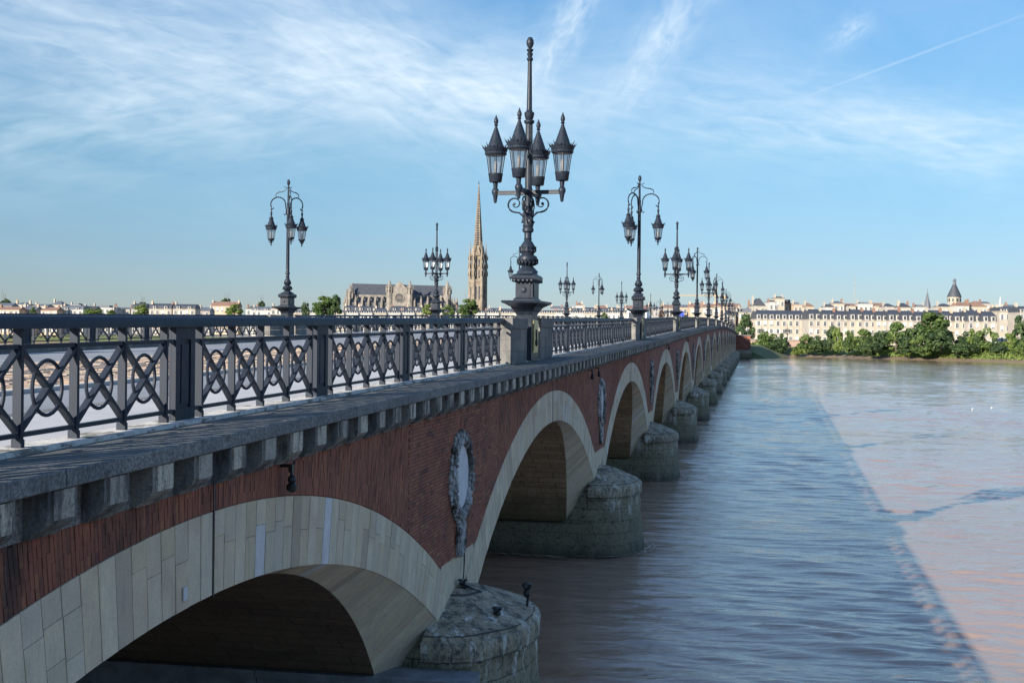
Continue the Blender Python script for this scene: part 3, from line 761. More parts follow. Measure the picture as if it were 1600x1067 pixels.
def railing(y0, y1, X, lod, label, side):
    t_ = thing('iron_railing', label, 'railing', (X, (y0+y1)/2, zr((y0+y1)/2)-BASE), group='iron railings along the edges of the bridge')
    o0 = t_.location.copy()
    def L(y, dz=0): return (0, y-o0.y, zr(y)-BASE-o0.z+dz)
    n = max(1, round((y1-y0)/5.1)); w = (y1-y0)/n
    hr = MB(); sec = [(-.085, 1.14), (-.085, 1.22), (-.06, 1.255), (-.02, 1.27), (.02, 1.27), (.06, 1.255), (.085, 1.22), (.085, 1.14)]
    m = 12
    vs = []
    for k in range(m+1):
        y = y0+(y1-y0)*k/m
        for x, z in sec: vs.append((x, y-o0.y, zr(y)-BASE+z-o0.z))
    ns = len(sec); fs = [(k*ns+i, k*ns+(i+1) % ns, (k+1)*ns+(i+1) % ns, (k+1)*ns+i) for k in range(m) for i in range(ns)]+[list(range(ns)), [m*ns+i for i in range(ns)]]
    hr.add(vs, fs); ob('handrail', hr.mesh('handrail', IR, True), t_)
    pitch = lambda y: math.atan((zr(y+.5)-zr(y-.5)))
    for k in range(n):
        a = y0+k*w; mid = a+w/2; cell = (w-.98)/4
        if k < n-1: ob('post', post_me, t_, L(a+w))
        if lod == 0:
            hb = ob('rail_bars', hbar_me(w-.4), t_, L(mid)); hb.rotation_euler = (pitch(mid), 0, 0)
            for j in range(5): ob('bar', bar_me, t_, L(mid+(j-2)*cell))
            for j in range(4):
                yy = mid+(j-1.5)*cell; ob('cross', cross_me, t_, L(yy), sc=(1, cell/CW, 1)); ob('ring', ring_me, t_, L(yy))
        else:
            q = ob('lattice_panel', panel_me(w-.4, cell, 14 if lod == 1 else 8, lod), t_, L(mid)); q.rotation_euler = (pitch(mid), 0, 0)
    return t_
ST = [0.8, 38.6, 77.2, 116, 159, 201, 244, 287, 329, 370, 409, 446, 482]
HP = 3.7
where = lambda i, side: {0: 'nearest bay, with crossed bars and rings', 1: 'second bay, just beyond the tall four-lantern lamp'}.get(i, ordn(i)+' bay counted from the camera')
for i in range(len(ST)-1):
    a, b = ST[i]+HP, ST[i+1]-HP
    railing(a, b, RX, 0 if i < 2 else 1 if i < 4 else 2, 'lattice railing on the river side, '+where(i, 0), 0)
    railing(a, b, RXF, 1 if i < 3 else 2, 'lattice railing across the roadway, '+ordn(i)+' bay from the camera', 1)
railing(-40, ST[0]-HP, RX, 1, 'dark blue lattice railing on the river side, behind the viewpoint and outside the photo', 0)
# stone parapet piers beside every lamp
def pier_blocks(X, s, flip, label, near):
    tt = thing('parapet_pier', label, 'parapet pier', (X, s, zr(s)-BASE), group='stone piers in the parapets')
    f = -1 if flip else 1
    hw = 1.22
    for c, (za, zb, gx, gy) in enumerate(((0, .34, 0, 0), (.345, .66, 0, 0), (.665, .98, 0, 0), (.985, 1.27, .03, .03))):
        mb = MB()
        if near and c < 3:
            m_ = [-hw, -.35 if c % 2 else .2, hw]
            for q in range(2): mb.box(((f*.0)+0, (m_[q]+m_[q+1])/2, (za+zb)/2), (.24, (m_[q+1]-m_[q])/2-.004, (zb-za)/2), rnd(0, 1))
        else: mb.box((0, 0, (za+zb)/2), (.24+gx, hw+gy, (zb-za)/2), rnd(0, 1))
        bm_ = mb.mesh('stone_course', 'parapet_stone'); ob('stone_course', bm_, tt)
    return tt
# ------------------------------------------------------------------ lamps
IM = 'blue_black_iron'
def lantern_frame(hang):
    m = MB()
    # crown band, conical roof, leaf crest, cup
    m.lathe([(.20, .0), (.235, .03), (.30, .62), (.31, .64)], 8) if False else None
    m.lathe([(.30, .60), (.355, .62), (.37, .66), (.355, .70), (.38, .74), (.40, .80), (.37, .84), (.28, .86), (.26, .90), (.05, 1.46), (.04, 1.50), (.07, 1.54), (.045, 1.57), (.075, 1.63), (.07, 1.70), (.03, 1.79), (.005, 1.86)], 14)
    for k in range(8):
        a = 2*math.pi*(k+.5)/8; c, s = math.cos(a), math.sin(a); t_ = Vector((-s, c, 0))
        for (q, hgt, out) in ((-.10, .09, .02), (0, .17, .07), (.10, .09, .02)):
            b = Vector((c, s, 0))*.37+t_*q; e = b+Vector((c, s, 0))*(.06+out)+Vector((0, 0, hgt))
            m.add([b+t_*.05+Vector((0, 0, .80)), b-t_*.05+Vector((0, 0, .80)), e+Vector((0, 0, .80)), b+Vector((c, s, 0))*.03+Vector((0, 0, .80))], [(0, 1, 2), (0, 3, 2), (1, 3, 2), (0, 1, 3)])
        m.tube([(c*.305, s*.305, .62), (c*.215, s*.215, .04)], .013, 4)
    m.lathe([(.19, -.22), (.21, -.20), (.235, -.02), (.245, .0), (.245, .05), (.20, .05)] if not hang else [(.02, -.42), (.05, -.36), (.03, -.30), (.07, -.24), (.05, -.18), (.10, -.12), (.19, -.05), (.235, .0), (.235, .05), (.2, .05)], 12)
    if hang:
        for k in range(4):
            a = math.pi/2*k; m.tube([(.17*math.cos(a), .17*math.sin(a), -.04), (.16*math.cos(a), .16*math.sin(a), -.16), (.08*math.cos(a), .08*math.sin(a), -.22)], .018, 4)
        m.lathe([(.02, 1.5), (.03, 1.95)], 6)
        m.lathe([(.20, 1.30), (.13, 1.33), (.1, 1.42)], 10)
    else:
        m.lathe([(.02, -.86), (.05, -.84), (.085, -.62), (.12, -.56), (.125, -.48), (.09, -.42), (.07, -.40), (.085, -.24), (.13, -.20), (.20, -.18)], 10)
    return m.mesh('lantern', IM, True)
gm = MB(); vs = []
for z, r_ in ((.05, .215), (.60, .30)):
    for k in range(8): a = 2*math.pi*(k+.5)/8; vs.append((r_*math.cos(a), r_*math.sin(a), z))
gm.add(vs, [(k, (k+1) % 8, 8+(k+1) % 8, 8+k) for k in range(8)]); glass_me = gm.mesh('glass', 'lantern_glass', fix=False)
bu = MB(); bu.lathe([(.02, .05), (.05, .1), (.06, .3), (.04, .42), (.02, .44)], 8); bulb_me = bu.mesh('lamp_tube', 'white_wall', True)
lan_up, lan_dn = lantern_frame(False), lantern_frame(True)
# base shared by both kinds; z=0 at handrail level
pe = MB()
pe.lathe([(1, -1.27), (1, -.15)], 4, sq=(.25, .62)); pe.lathe([(.9, -.15), (.95, .1), (1.1, .2), (1.25, .24), (1.5, .34), (2.0, .42), (2.28, .45), (2.32, .5), (2.28, .52)], 4, sq=(.25, .52))
ped_me = pe.mesh('pedestal', IM)
pn = MB(); pn.box((.26, 0, -.55), (.015, .42, .50)); pn.box((.28, 0, -.55), (.012, .36, .44), 0); panel_b = pn.mesh('bronze_panel', 'bronze')
def anchor_mesh():
    m = MB(); X = .305
    m.tube([(X, 0, -.8), (X, 0, -.42)], .02, 5); m.tube([(X, -.09, -.5), (X, .09, -.5)], .015, 5)
    m.tube([(X, .035*math.cos(a*.785), -.38+.035*math.sin(a*.785)) for a in range(8)], .012, 4, True)
    m.tube([(X, -.13, -.66), (X, -.10, -.76), (X, 0, -.82), (X, .10, -.76), (X, .13, -.66)], [.012, .025, .03, .025, .012], 5); return m.mesh('anchor_emblem', IM)
anchor_me = anchor_mesh()
def boxsec(m):
    m.lathe([(1, .52), (1.12, .53), (1.12, .60), (1.02, .64), (.94, .66), (.94, 1.20), (1.0, 1.22), (1.1, 1.26), (1.22, 1.30), (1.25, 1.34), (1.25, 1.44), (1.1, 1.50), (.85, 1.54), (.8, 1.62)], 4, sq=(.28, .60))
    for s in (-1, 1):
        for yy in (-.30, .30): m.box((s*.268, yy, .93), (.014, .20, .22)) if False else None
        m.box((s*.266, 0, .93), (.012, .46, .235)); m.box((s*.274, 0, .93), (.012, .42, .195)); m.box((0, s*.567, .93), (.20, .012, .235)); m.box((0, s*.575, .93), (.16, .012, .195))
        m.blob((0, s*.595, .93), (.09, .03, .11), None, 6)
    for s in (-1, 1):
        for k in range(-4, 5): m.blob((s*.345, k*.15, 1.27), (.035, .05, .045), None, 5)
        for k in range(-2, 3): m.blob((k*.13, s*.74, 1.27), (.05, .035, .045), None, 5)
def gadroon(m, z0, z1, r, n=16):
    for k in range(n):
        a = 2*math.pi*k/n; c, s = math.cos(a), math.sin(a)
        m.tube([(c*r*.62, s*r*.62, z0), (c*r*.93, s*r*.93, z0+(z1-z0)*.4), (c*r*.98, s*r*.98, z1)], [.02, .035, .02], 4)
s4 = MB(); boxsec(s4)
s4.lathe([(.34, 1.60), (.30, 1.66), (.22, 1.76), (.17, 1.82), (.19, 1.86), (.29, 1.98), (.315, 2.08), (.28, 2.16), (.19, 2.20), (.20, 2.24), (.25, 2.30), (.235, 2.42), (.17, 2.56), (.125, 2.64), (.11, 2.68), (.125, 2.74), (.11, 2.78), (.115, 2.98), (.17, 3.02), (.18, 3.10), (.15, 3.16), (.17, 3.22), (.14, 3.30), (.15, 3.62), (.13, 3.9), (.115, 4.2), (.13, 4.28), (.14, 4.40), (.11, 4.46), (.105, 6.25), (.16, 6.30), (.165, 6.36), (.10, 6.40), (.13, 6.46), (.15, 6.56), (.16, 6.62), (.10, 6.68), (.085, 6.72), (.062, 7.9), (.095, 7.94), (.10, 7.98), (.06, 8.02), (.075, 8.06), (.095, 8.12), (.06, 8.17), (.10, 8.22), (.11, 8.25), (.045, 8.28), (.085, 8.34), (.115, 8.42), (.11, 8.52), (.06, 8.61), (.01, 8.63)], 16)
gadroon(s4, 1.86, 2.08, .33); gadroon(s4, 2.24, 2.42, .26, 14)
for k in range(12):
    a = 2*math.pi*k/12; s4.tube([(.10*math.cos(a), .10*math.sin(a), 4.5), (.10*math.cos(a), .10*math.sin(a), 6.22)], .014, 3)
for k in range(22):
    a = rnd(0, 6.28); z = rnd(3.3, 4.1); s4.blob((.15*math.cos(a), .15*math.sin(a), z), (.05, .05, .09), None, 5, 0, .2)
ZM = [(0, 0), (.52, .50), (1.50, 1.32), (2.08, 1.80), (2.42, 2.19), (3.0, 2.63), (4.33, 3.84), (6.30, 5.98), (6.68, 6.32), (7.9, 7.85), (9, 8.97)]
ZM3 = ZM[:6]+[(4.5, 4.4), (6.3, 6.3), (9, 9)]
def remap(mb, T):
    def f(z):
        for (a, b), (c, d) in zip(T[:-1], T[1:]):
            if z <= c: return b+(z-a)/(c-a)*(d-b)
        return z
    mb.v = [(x, y, f(z)) for x, y, z in mb.v]
remap(s4, ZM)
shaft4 = s4.mesh('shaft', IM, True)
def arm4():
    m = MB(); m.box((.53, 0, 4.33), (.53, .05, .055)); m.box((.53, 0, 4.385), (.5, .065, .012))
    # big scroll below the arm
    pts = []
    for k in range(22):
        f = k/21; a = math.radians(-215+f*470); r_ = .27*(1-.72*f); pts.append((.42+.02*f+r_*math.cos(a)*1.0, 0, 3.98+r_*math.sin(a)))
    st = [(.13, 0, 3.42), (.17, 0, 3.38), (.21, 0, 3.42), (.19, 0, 3.47)]
    low = [(.21, 0, 3.40), (.16, 0, 3.40), (.13, 0, 3.47), (.17, 0, 3.60), (.28, 0, 3.70), (.42, 0, 3.72)]
    spir = [(.42+(.26*(1-.74*k/20))*math.cos(math.radians(-90+k*22)), 0, 3.98+(.26*(1-.74*k/20))*math.sin(math.radians(-90+k*22))) for k in range(21)]
    m.tube(low+spir, [.03]*6+[.032-.0008*k for k in range(21)], 6)
    m.tube([(.16, 0, 4.27), (.28, 0, 4.26), (.42, 0, 4.24)], .025, 5)
    m.blob((.45, 0, 3.98), (.05, .04, .05), None, 6)
    remap(m, [(0, 0), (3.3, 2.84), (4.33, 3.84), (6, 5.5)]); return m.mesh('arm', IM, True)
arm4_me = arm4()
s3 = MB(); boxsec(s3)
s3.lathe([(.34, 1.60), (.28, 1.66), (.16, 1.76), (.19, 1.82), (.28, 1.94), (.29, 2.02), (.24, 2.10), (.13, 2.14), (.15, 2.18), (.21, 2.30), (.20, 2.38), (.13, 2.52), (.10, 2.66), (.13, 2.72), (.10, 2.78), (.11, 2.92), (.14, 2.96), (.14, 3.04), (.11, 3.08), (.11, 3.3), (.095, 6.3), (.12, 6.36), (.12, 6.5), (.09, 6.56), (.085, 7.0), (.11, 7.04), (.07, 7.08), (.055, 8.0), (.09, 8.04), (.05, 8.1), (.045, 8.2), (.08, 8.26), (.105, 8.36), (.10, 8.46), (.05, 8.56), (.01, 8.58)], 14)
gadroon(s3, 1.80, 2.00, .30, 14); gadroon(s3, 2.16, 2.34, .215, 12)
remap(s3, ZM3)
shaft3 = s3.mesh('shaft', IM, True)
def arm3():
    m = MB()
    # great hoop: from the pole up, over and down to the hanging lantern
    pts = [(.30, 0, 6.42), (.24, 0, 6.32), (.16, 0, 6.40), (.12, 0, 6.6), (.18, 0, 6.92)]
    for k in range(13):
        a = math.radians(165-k*15.5); pts.append((.68+.50*math.cos(a), 0, 7.0+.46*math.sin(a)))
    pts += [(1.12, 0, 6.74), (1.02, 0, 6.72), (.98, 0, 6.80)]
    m.tube(pts, [.022, .03, .035]+[.036]*12+[.034]*(len(pts)-15), 6)
    top = [(.28, 0, 8.05), (.22, 0, 8.13), (.14, 0, 8.07), (.14, 0, 7.96), (.24, 0, 7.86), (.42, 0, 7.80), (.62, 0, 7.78), (.80, 0, 7.70), (.86, 0, 7.56), (.80, 0, 7.50)]
    m.tube(top, [.018, .022, .024, .024, .026, .03, .036, .03, .026, .02], 5)
    for k in range(9):
        a = math.radians(160-k*17); m.blob((.68+.5*math.cos(a), 0, 7.0+.46*math.sin(a)), (.05, .045, .05), None, 5, 0, .2)
    m.tube([(1.13, 0, 6.95), (1.13, 0, 6.55)], .03, 5); m.blob((1.13, 0, 6.68), (.06, .06, .06), None, 6)
    return m.mesh('arm', IM, True)
arm3_me = arm3()
lampcount = {}
def lamp(X, s, kind, rot, label, group, z=None, flip=1, sc=1, pedestal=True):
    z = zr(s) if z is None else z
    t_ = thing('street_lamp', label, 'street lamp', (X, s, z), group=group, sc=sc)
    if pedestal:
        p_ = ob('pedestal', ped_me, t_)
        q = ob('bronze_panel', panel_b, p_, rz=0 if flip > 0 else math.pi); ob('anchor_emblem', anchor_me, p_, rz=0 if flip > 0 else math.pi)
    ob('shaft', shaft4 if kind == 4 else shaft3, t_)
    for k in range(kind):
        a = rot+2*math.pi*k/kind+(0 if flip > 0 else math.pi)
        ob('arm', arm4_me if kind == 4 else arm3_me, t_, (0, 0, 0), a)
        if kind == 4: loc = (1.06*math.cos(a), 1.06*math.sin(a), 4.40)
        else: loc = (1.13*math.cos(a), 1.13*math.sin(a), 4.80)
        l = ob('lantern', lan_up if kind == 4 else lan_dn, t_, loc, a, (.94, .94, 1.0)); ob('glass', glass_me, l); ob('lamp_tube', bulb_me, l)
    return t_
for i, s in enumerate(ST):
    kind = 4 if i % 2 == 1 else 3
    kw = 'four-lantern black lamp' if kind == 4 else 'three-lantern black lamp'
    for side, X in ((0, -6.8), (1, -29.05)):
        if side == 0: wh = 'on the river-side parapet, '+({0: 'beside the viewpoint, outside the photo', 1: 'largest and nearest of all'}.get(i, '%s along it from the viewpoint' % ordn(i-1)))
        else: wh = 'on the far parapet, '+({0: 'outside the photo', 1: 'outside the photo at left', 2: 'standing alone at left', 3: 'just left of the tall spire'}.get(i, '%s beyond the spire' % ordn(i-4)))
        lamp(X, s, kind, math.radians(-6) if kind == 4 else 0, kw+' '+wh, 'ornate lamps on the bridge parapets', flip=1 if side == 0 else -1)
        for sg, nm in ((-1, 'near'), (1, 'far')):
            xx = (RX+.03) if side == 0 else RXF
            pier_blocks(xx, s+sg*2.45, side == 1, 'stone pier on the %s side of the %s lamp on the %s parapet' % (nm, ordn(max(i-1, 0)) if i else 'outermost', 'river-side' if side == 0 else 'far'), i < 4)

# ------------------------------------------------------------------ fittings on the facade and cutwater
def wall_lantern(y, label, k=1.0):
    z = zr(y)-1.89; m = MB()
    m.box((-5.93, 0, -.03), (.07, .03, .02)); m.tube([(-5.86, 0, -.02), (-5.84, 0, -.16)], .022, 6); m.box((-5.85, 0, -.06), (.025, .04, .05))
    t_ = thing('navigation_light', label, 'signal light', (0, y, z), group='black iron fittings on the brickwork')
    ob('bracket', m.mesh('bracket', 'black_iron'), t_)
    m = MB(); m.lathe([(.02, -.15), (.05, -.17), (.06, -.22), (.04, -.25), (.07, -.28), (.07, -.34), (.03, -.37)][::-1], 10, (-5.84, 0, 0)); ob('lamp_head', m.mesh('lamp_head', 'black_iron', True), t_)
    m = MB(); m.tube([(-5.84, .07+.03*math.cos(a*.785), .0+.03*math.sin(a*.785)) for a in range(8)], .010, 4, True); ob('hook', m.mesh('hook', 'black_iron'), t_)
wall_lantern(15.75, 'black iron hanging fitting under the cornice above the nearest arch')
wall_lantern(47.3, 'left one of two black fittings under the cornice before the third arch')
wall_lantern(49.4, 'right one of two black fittings under the cornice before the third arch')
wall_lantern(91.5, 'black fitting under the cornice above the fourth arch'); wall_lantern(119, 'black fitting under the cornice above the fifth arch')
P1 = 26.16
def spot(x, y, z, h, label, up_=True):
    t_ = thing('floodlight', label, 'floodlight', (x, y, z), group='small floodlights on the cutwater cap')
    m = MB(); m.box((0, 0, .03), (.10, .10, .03)); m.tube([(0, 0, .03), (.02, .03, h*.55)], .03, 6); ob('stand', m.mesh('stand', 'black_iron'), t_)
    m = MB(); m.lathe([(.05, h*.5), (.085, h*.6), (.06, h*.75), (.10, h*.85), (.11, h*.95), (.04, h)], 10); ob('lamp_head', m.mesh('lamp_head', 'black_iron', True), t_)
    m = MB(); m.tube([(.0, -.06, h*.88), (.0, -.115, h*.9)], .045, 10); ob('lens', m.mesh('lens', 'window_dark'), t_)
spot(-4.62, 26.6, 2.72, .62, 'taller black floodlight at the outer edge of the nearest cutwater cap')
spot(-4.98, 25.2, 2.74, .36, 'short black floodlight with a pale lens on the nearest cutwater cap')
spot(-5.88, 26.0, 3.24, .22, 'small black floodlight at the foot of the facade on the nearest cutwater')
cb = MB(); cb.tube([(-5.96, 26.5, 4.0), (-5.955, 26.48, 3.75), (-5.93, 26.3, 3.42), (-5.85, 26.05, 3.32)], .016, 5)
cb.tube([(-5.85, 26.05, 3.32), (-5.5, 26.0, 3.22), (-5.3, 25.6, 3.05), (-4.98, 25.2, 2.80)], .016, 5); cb.tube([(-5.85, 26.05, 3.32), (-5.4, 26.4, 3.14), (-4.9, 26.7, 2.88), (-4.62, 26.6, 2.76)], .016, 5)
cb.tube([(-5.85, 26.05, 3.34), (-5.4, 26.9, 3.05), (-4.9, 27.0, 2.85), (-4.62, 26.7, 2.78)], .012, 5)
thing('cable', 'black cables trailing from the facade to the floodlights on the nearest cutwater', 'cable', me=cb.mesh('cable', 'black_iron', True))
pt = MB(); pt.box((-DF+.02, 12.9, 5.75), (.008, .045, .07)); thing('sticker', 'small pale square tag stuck on the nearest arch ring', 'tag', me=pt.mesh('sticker', 'plaque_white'))
# concrete ledge along the near side of the first pier
lg = thing('concrete_ledge', 'blue grey concrete ledge under the nearest arch along its pier', 'ledge')
y = -26.
while y < -6.4:
    m = MB(); L = 4.2; m.box((y+L/2, 23.35, .52), (L/2-.01, .35, 1.5)); ob('ledge_block', m.mesh('ledge_block', 'concrete'), lg)
    m = MB(); m.box((y+L/2, 23.32, 2.09), (L/2-.008, .42, .07)); ob('ledge_cap', m.mesh('ledge_cap', 'concrete'), lg); y += L

# ------------------------------------------------------------------ river, banks, ground
import numpy as np
wm = MB(); wm.add([(-2500, -900, -.3), (2500, -900, -.3), (2500, 620, -.3), (-2500, 620, -.3)], [(0, 1, 2, 3)]); struct('river', wm.mesh('river', 'river_water', fix=False))
def waves():
    # the choppy stretch of river round the bridge: real wavelets, finer close by
    rg_ = np.random.default_rng(11); ys = [14.]
    while ys[-1] < 575: y = ys[-1]; ys.append(y+min(1.6, max(.11, .11+(y-45)*.0032)))
    ys = np.array(ys); nc = 190; u = np.linspace(0, 1, nc)
    X = -34+(u[None, :]**1.0)*(34+18+.27*ys[:, None]); Y = np.repeat(ys[:, None], nc, 1)
    dyy = np.gradient(ys)[:, None]; Z = np.zeros_like(X)
    # gusts and current lines make the chop uneven
    G = np.ones_like(X)*.95
    for _ in range(9):
        a, b, ph = rg_.normal(0, .035), rg_.normal(0, .085), rg_.uniform(0, 6.28); G += .13*np.sin(a*X+b*Y+ph)
    G = np.clip(G, .45, 1.6)
    for i in range(110):
        lam = .40*(10/.40)**(rg_.uniform()**1.9); k = 2*np.pi/lam; th = rg_.normal(math.pi/2-.14, .36)
        kx, ky = k*math.cos(th), k*math.sin(th); sl = .0255*(1.0 if lam < 2.2 else .42); amp_ = sl/k
        fade = np.clip((lam/np.maximum(dyy, .01)-2.2)/2.5, 0, 1)
        Z += amp_*fade*np.sin(kx*X+ky*Y+rg_.uniform(0, 6.28)+.6*np.sin(.11*X+.07*Y+i))
    Z *= G; nr = len(ys)
    me = bpy.data.meshes.new('river'); me.vertices.add(nr*nc); me.vertices.foreach_set('co', np.stack([X, Y, Z], -1).astype(np.float32).ravel())
    r_, c_ = np.meshgrid(np.arange(nr-1), np.arange(nc-1), indexing='ij'); a = (r_*nc+c_).ravel(); q = np.stack([a, a+1, a+nc+1, a+nc], -1).astype(np.int32)
    me.loops.add(q.size); me.loops.foreach_set('vertex_index', q.ravel()); me.polygons.add(len(q)); me.polygons.foreach_set('loop_start', np.arange(0, q.size, 4, dtype=np.int32)); me.polygons.foreach_set('loop_total', np.full(len(q), 4, np.int32))
    me.polygons.foreach_set('use_smooth', np.ones(len(q), bool)); me.materials.append(MATS['river_water']); me.update(calc_edges=True); me.validate()
    struct('river', me)
waves()
BK = [(-2400, 1500), (-900, 800), (-400, 620), (-150, 560), (-60, 545), (-20, 534), (14, 546), (34, 540), (55, 516), (94, 474), (150, 432), (300, 360), (700, 250), (2400, -100)]
def offs(d):
    out = []
    for i, p in enumerate(BK):
        a = BK[max(i-1, 0)]; b = BK[min(i+1, len(BK)-1)]; tx, ty = b[0]-a[0], b[1]-a[1]; l = math.hypot(tx, ty); out.append((p[0]-ty/l*d, p[1]+tx/l*d))
    return out
def bankstrip(name, d0, z0, d1, z1, m, kind='structure', far=False):
    a = offs(d0); b = offs(d1) if not far else [(p[0]*2.5-400*0, max(p[1], 0)+6500) for p in BK]; mb = MB(); sub = 1
    for i in range(len(BK)-1):
        mb.add([(*a[i], z0), (*a[i+1], z0), (*b[i+1], z1), (*b[i], z1)], [(0, 1, 2, 3)])
    struct(name, mb.mesh(name, m, fix=False), kind)
bankstrip('muddy_shore', -3, -.4, 7, 1.0, 'mud'); bankstrip('river_bank', 7, 1.0, 24, 4.8, 'grass'); bankstrip('quay', 24, 4.8, 70, 5.2, 'quay_ground'); bankstrip('city_ground', 70, 5.2, 0, 6.0, 'quay_ground', far=True)
# near bank, behind the viewpoint
nb = MB(); nb.box((-20, -160, 1.5), (400, 100, 5.0)); struct('near_bank', nb.mesh('near_bank', 'quay_ground'))
# foot wave round the piers
fm = MB()
for P in PC[1:9]:
    for (rr, w_) in ((2.70, .16), (2.95, .10)):
        n = 26
        for k in range(n):
            a0, a1 = -1.5+3.0*k/n, -1.5+3.0*(k+1)/n
            fm.add([(-6.75+r_*math.cos(a), P+r_*math.sin(a), .10) for r_, a in ((rr, a0), (rr+w_, a0), (rr+w_, a1), (rr, a1))], [(0, 1, 2, 3)])
    for k in range(40): 
        x0 = -6.9-k*.55; y0 = P-2.75-rnd(0, .25); fm.add([(x0, y0, .09), (x0-.55, y0+rnd(-.1, .1), .09), (x0-.55, y0-.3, .09), (x0, y0-.28, .09)], [(0, 1, 2, 3)])
struct('foam_line', fm.mesh('foam_line', 'foam', fix=False), 'stuff', 'thin brown foam where the current meets the piers')
# abutment at the far end
ab = thing('abutment_wall', 'dark brick abutment wall ending the bridge at the far bank', 'wall')
m = MB(); m.box((-6.0, 478.9, 5.8), (5.2, .6, 2.6)); ob('brick_face', m.mesh('brick_face', 'brick_wall'), ab)
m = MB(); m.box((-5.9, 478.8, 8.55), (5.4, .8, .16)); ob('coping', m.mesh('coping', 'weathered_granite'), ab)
m = MB(); m.box((-6.0, 479.2, 1.4), (5.6, .9, 1.85)); ob('footing', m.mesh('footing', 'pier_stone'), ab)
m = MB(); m.box((-3.6, 500, 6.2), (2.3, 21, 2.2)); ob('side_wall', m.mesh('side_wall', 'brick_wall'), ab)
bb = MB()
bb.add([(-8, 479, -.3), (6, 479, -.3), (16, 546, -.3), (-10, 546, -.3), (-8, 486, 3.4), (-2, 486, 3.4), (4, 550, 4.6), (-10, 550, 4.6)], [(0, 1, 5, 4), (1, 2, 6, 5), (4, 5, 6, 7)])
struct('embankment', bb.mesh('embankment', 'grass'))
bb = MB(); bb.box((-17.8, 560, 3.0), (12, 61, 4.0)); struct('approach_ramp', bb.mesh('approach_ramp', 'quay_ground'))

def gp(x, dist, h=None):   # a spot on the ground seen at photo column x, dist metres ahead
    p = Vector((0, 0, CH))+(Vector((-math.sin(TH), math.cos(TH), 0))+rt*((x-800)/2000))*dist
    p.z = 5.2 if h is None else h; return p
def hz(x, y, dist): return CH+(519.7+.0113*(x-800)-y)/2000*dist
# ------------------------------------------------------------------ houses
WM = {'cream': 'limewash', 'pale': 'pale_stone_wall', 'white': 'white_wall', 'tan': 'tan_wall', 'grey': 'grey_wall'}
RM = {'slate': 'slate', 'pale slate': 'slate_light', 'red tiled': 'clay_tile'}
win_cache = {}
def win_me(w_, h_):
    v = random.choice((0, 0, 1, 2)); k = (round(w_, 1), round(h_, 1), v)
    if k not in win_cache:
        m = MB(); m.box((0, -.03, 0), (w_/2, .05, h_/2), mi=0)
        if v == 1: m.box((0, -.06, h_*.12), (w_/2, .04, h_*.38), mi=1)
        if v == 2:
            for s in (-1, 1): m.box((s*(w_*.75+.1), -.05, 0), (w_*.22, .04, h_/2), mi=1)
        for s in (-1, 1): m.box((s*(w_/2+.06), -.06, 0), (.08, .1, h_/2+.1), mi=1)
        m.box((0, -.06, h_/2+.08), (w_/2+.14, .12, .08), mi=1); m.box((0, -.1, -h_/2-.06), (w_/2+.2, .16, .06), mi=1); m.box((0, -.09, 0), (.035, .02, h_/2), mi=1); m.box((0, -.09, h_*.15), (w_/2, .02, .03), mi=1)
        win_cache[k] = m.mesh('window', ['window_dark', 'window_frame'])
    return win_cache[k]
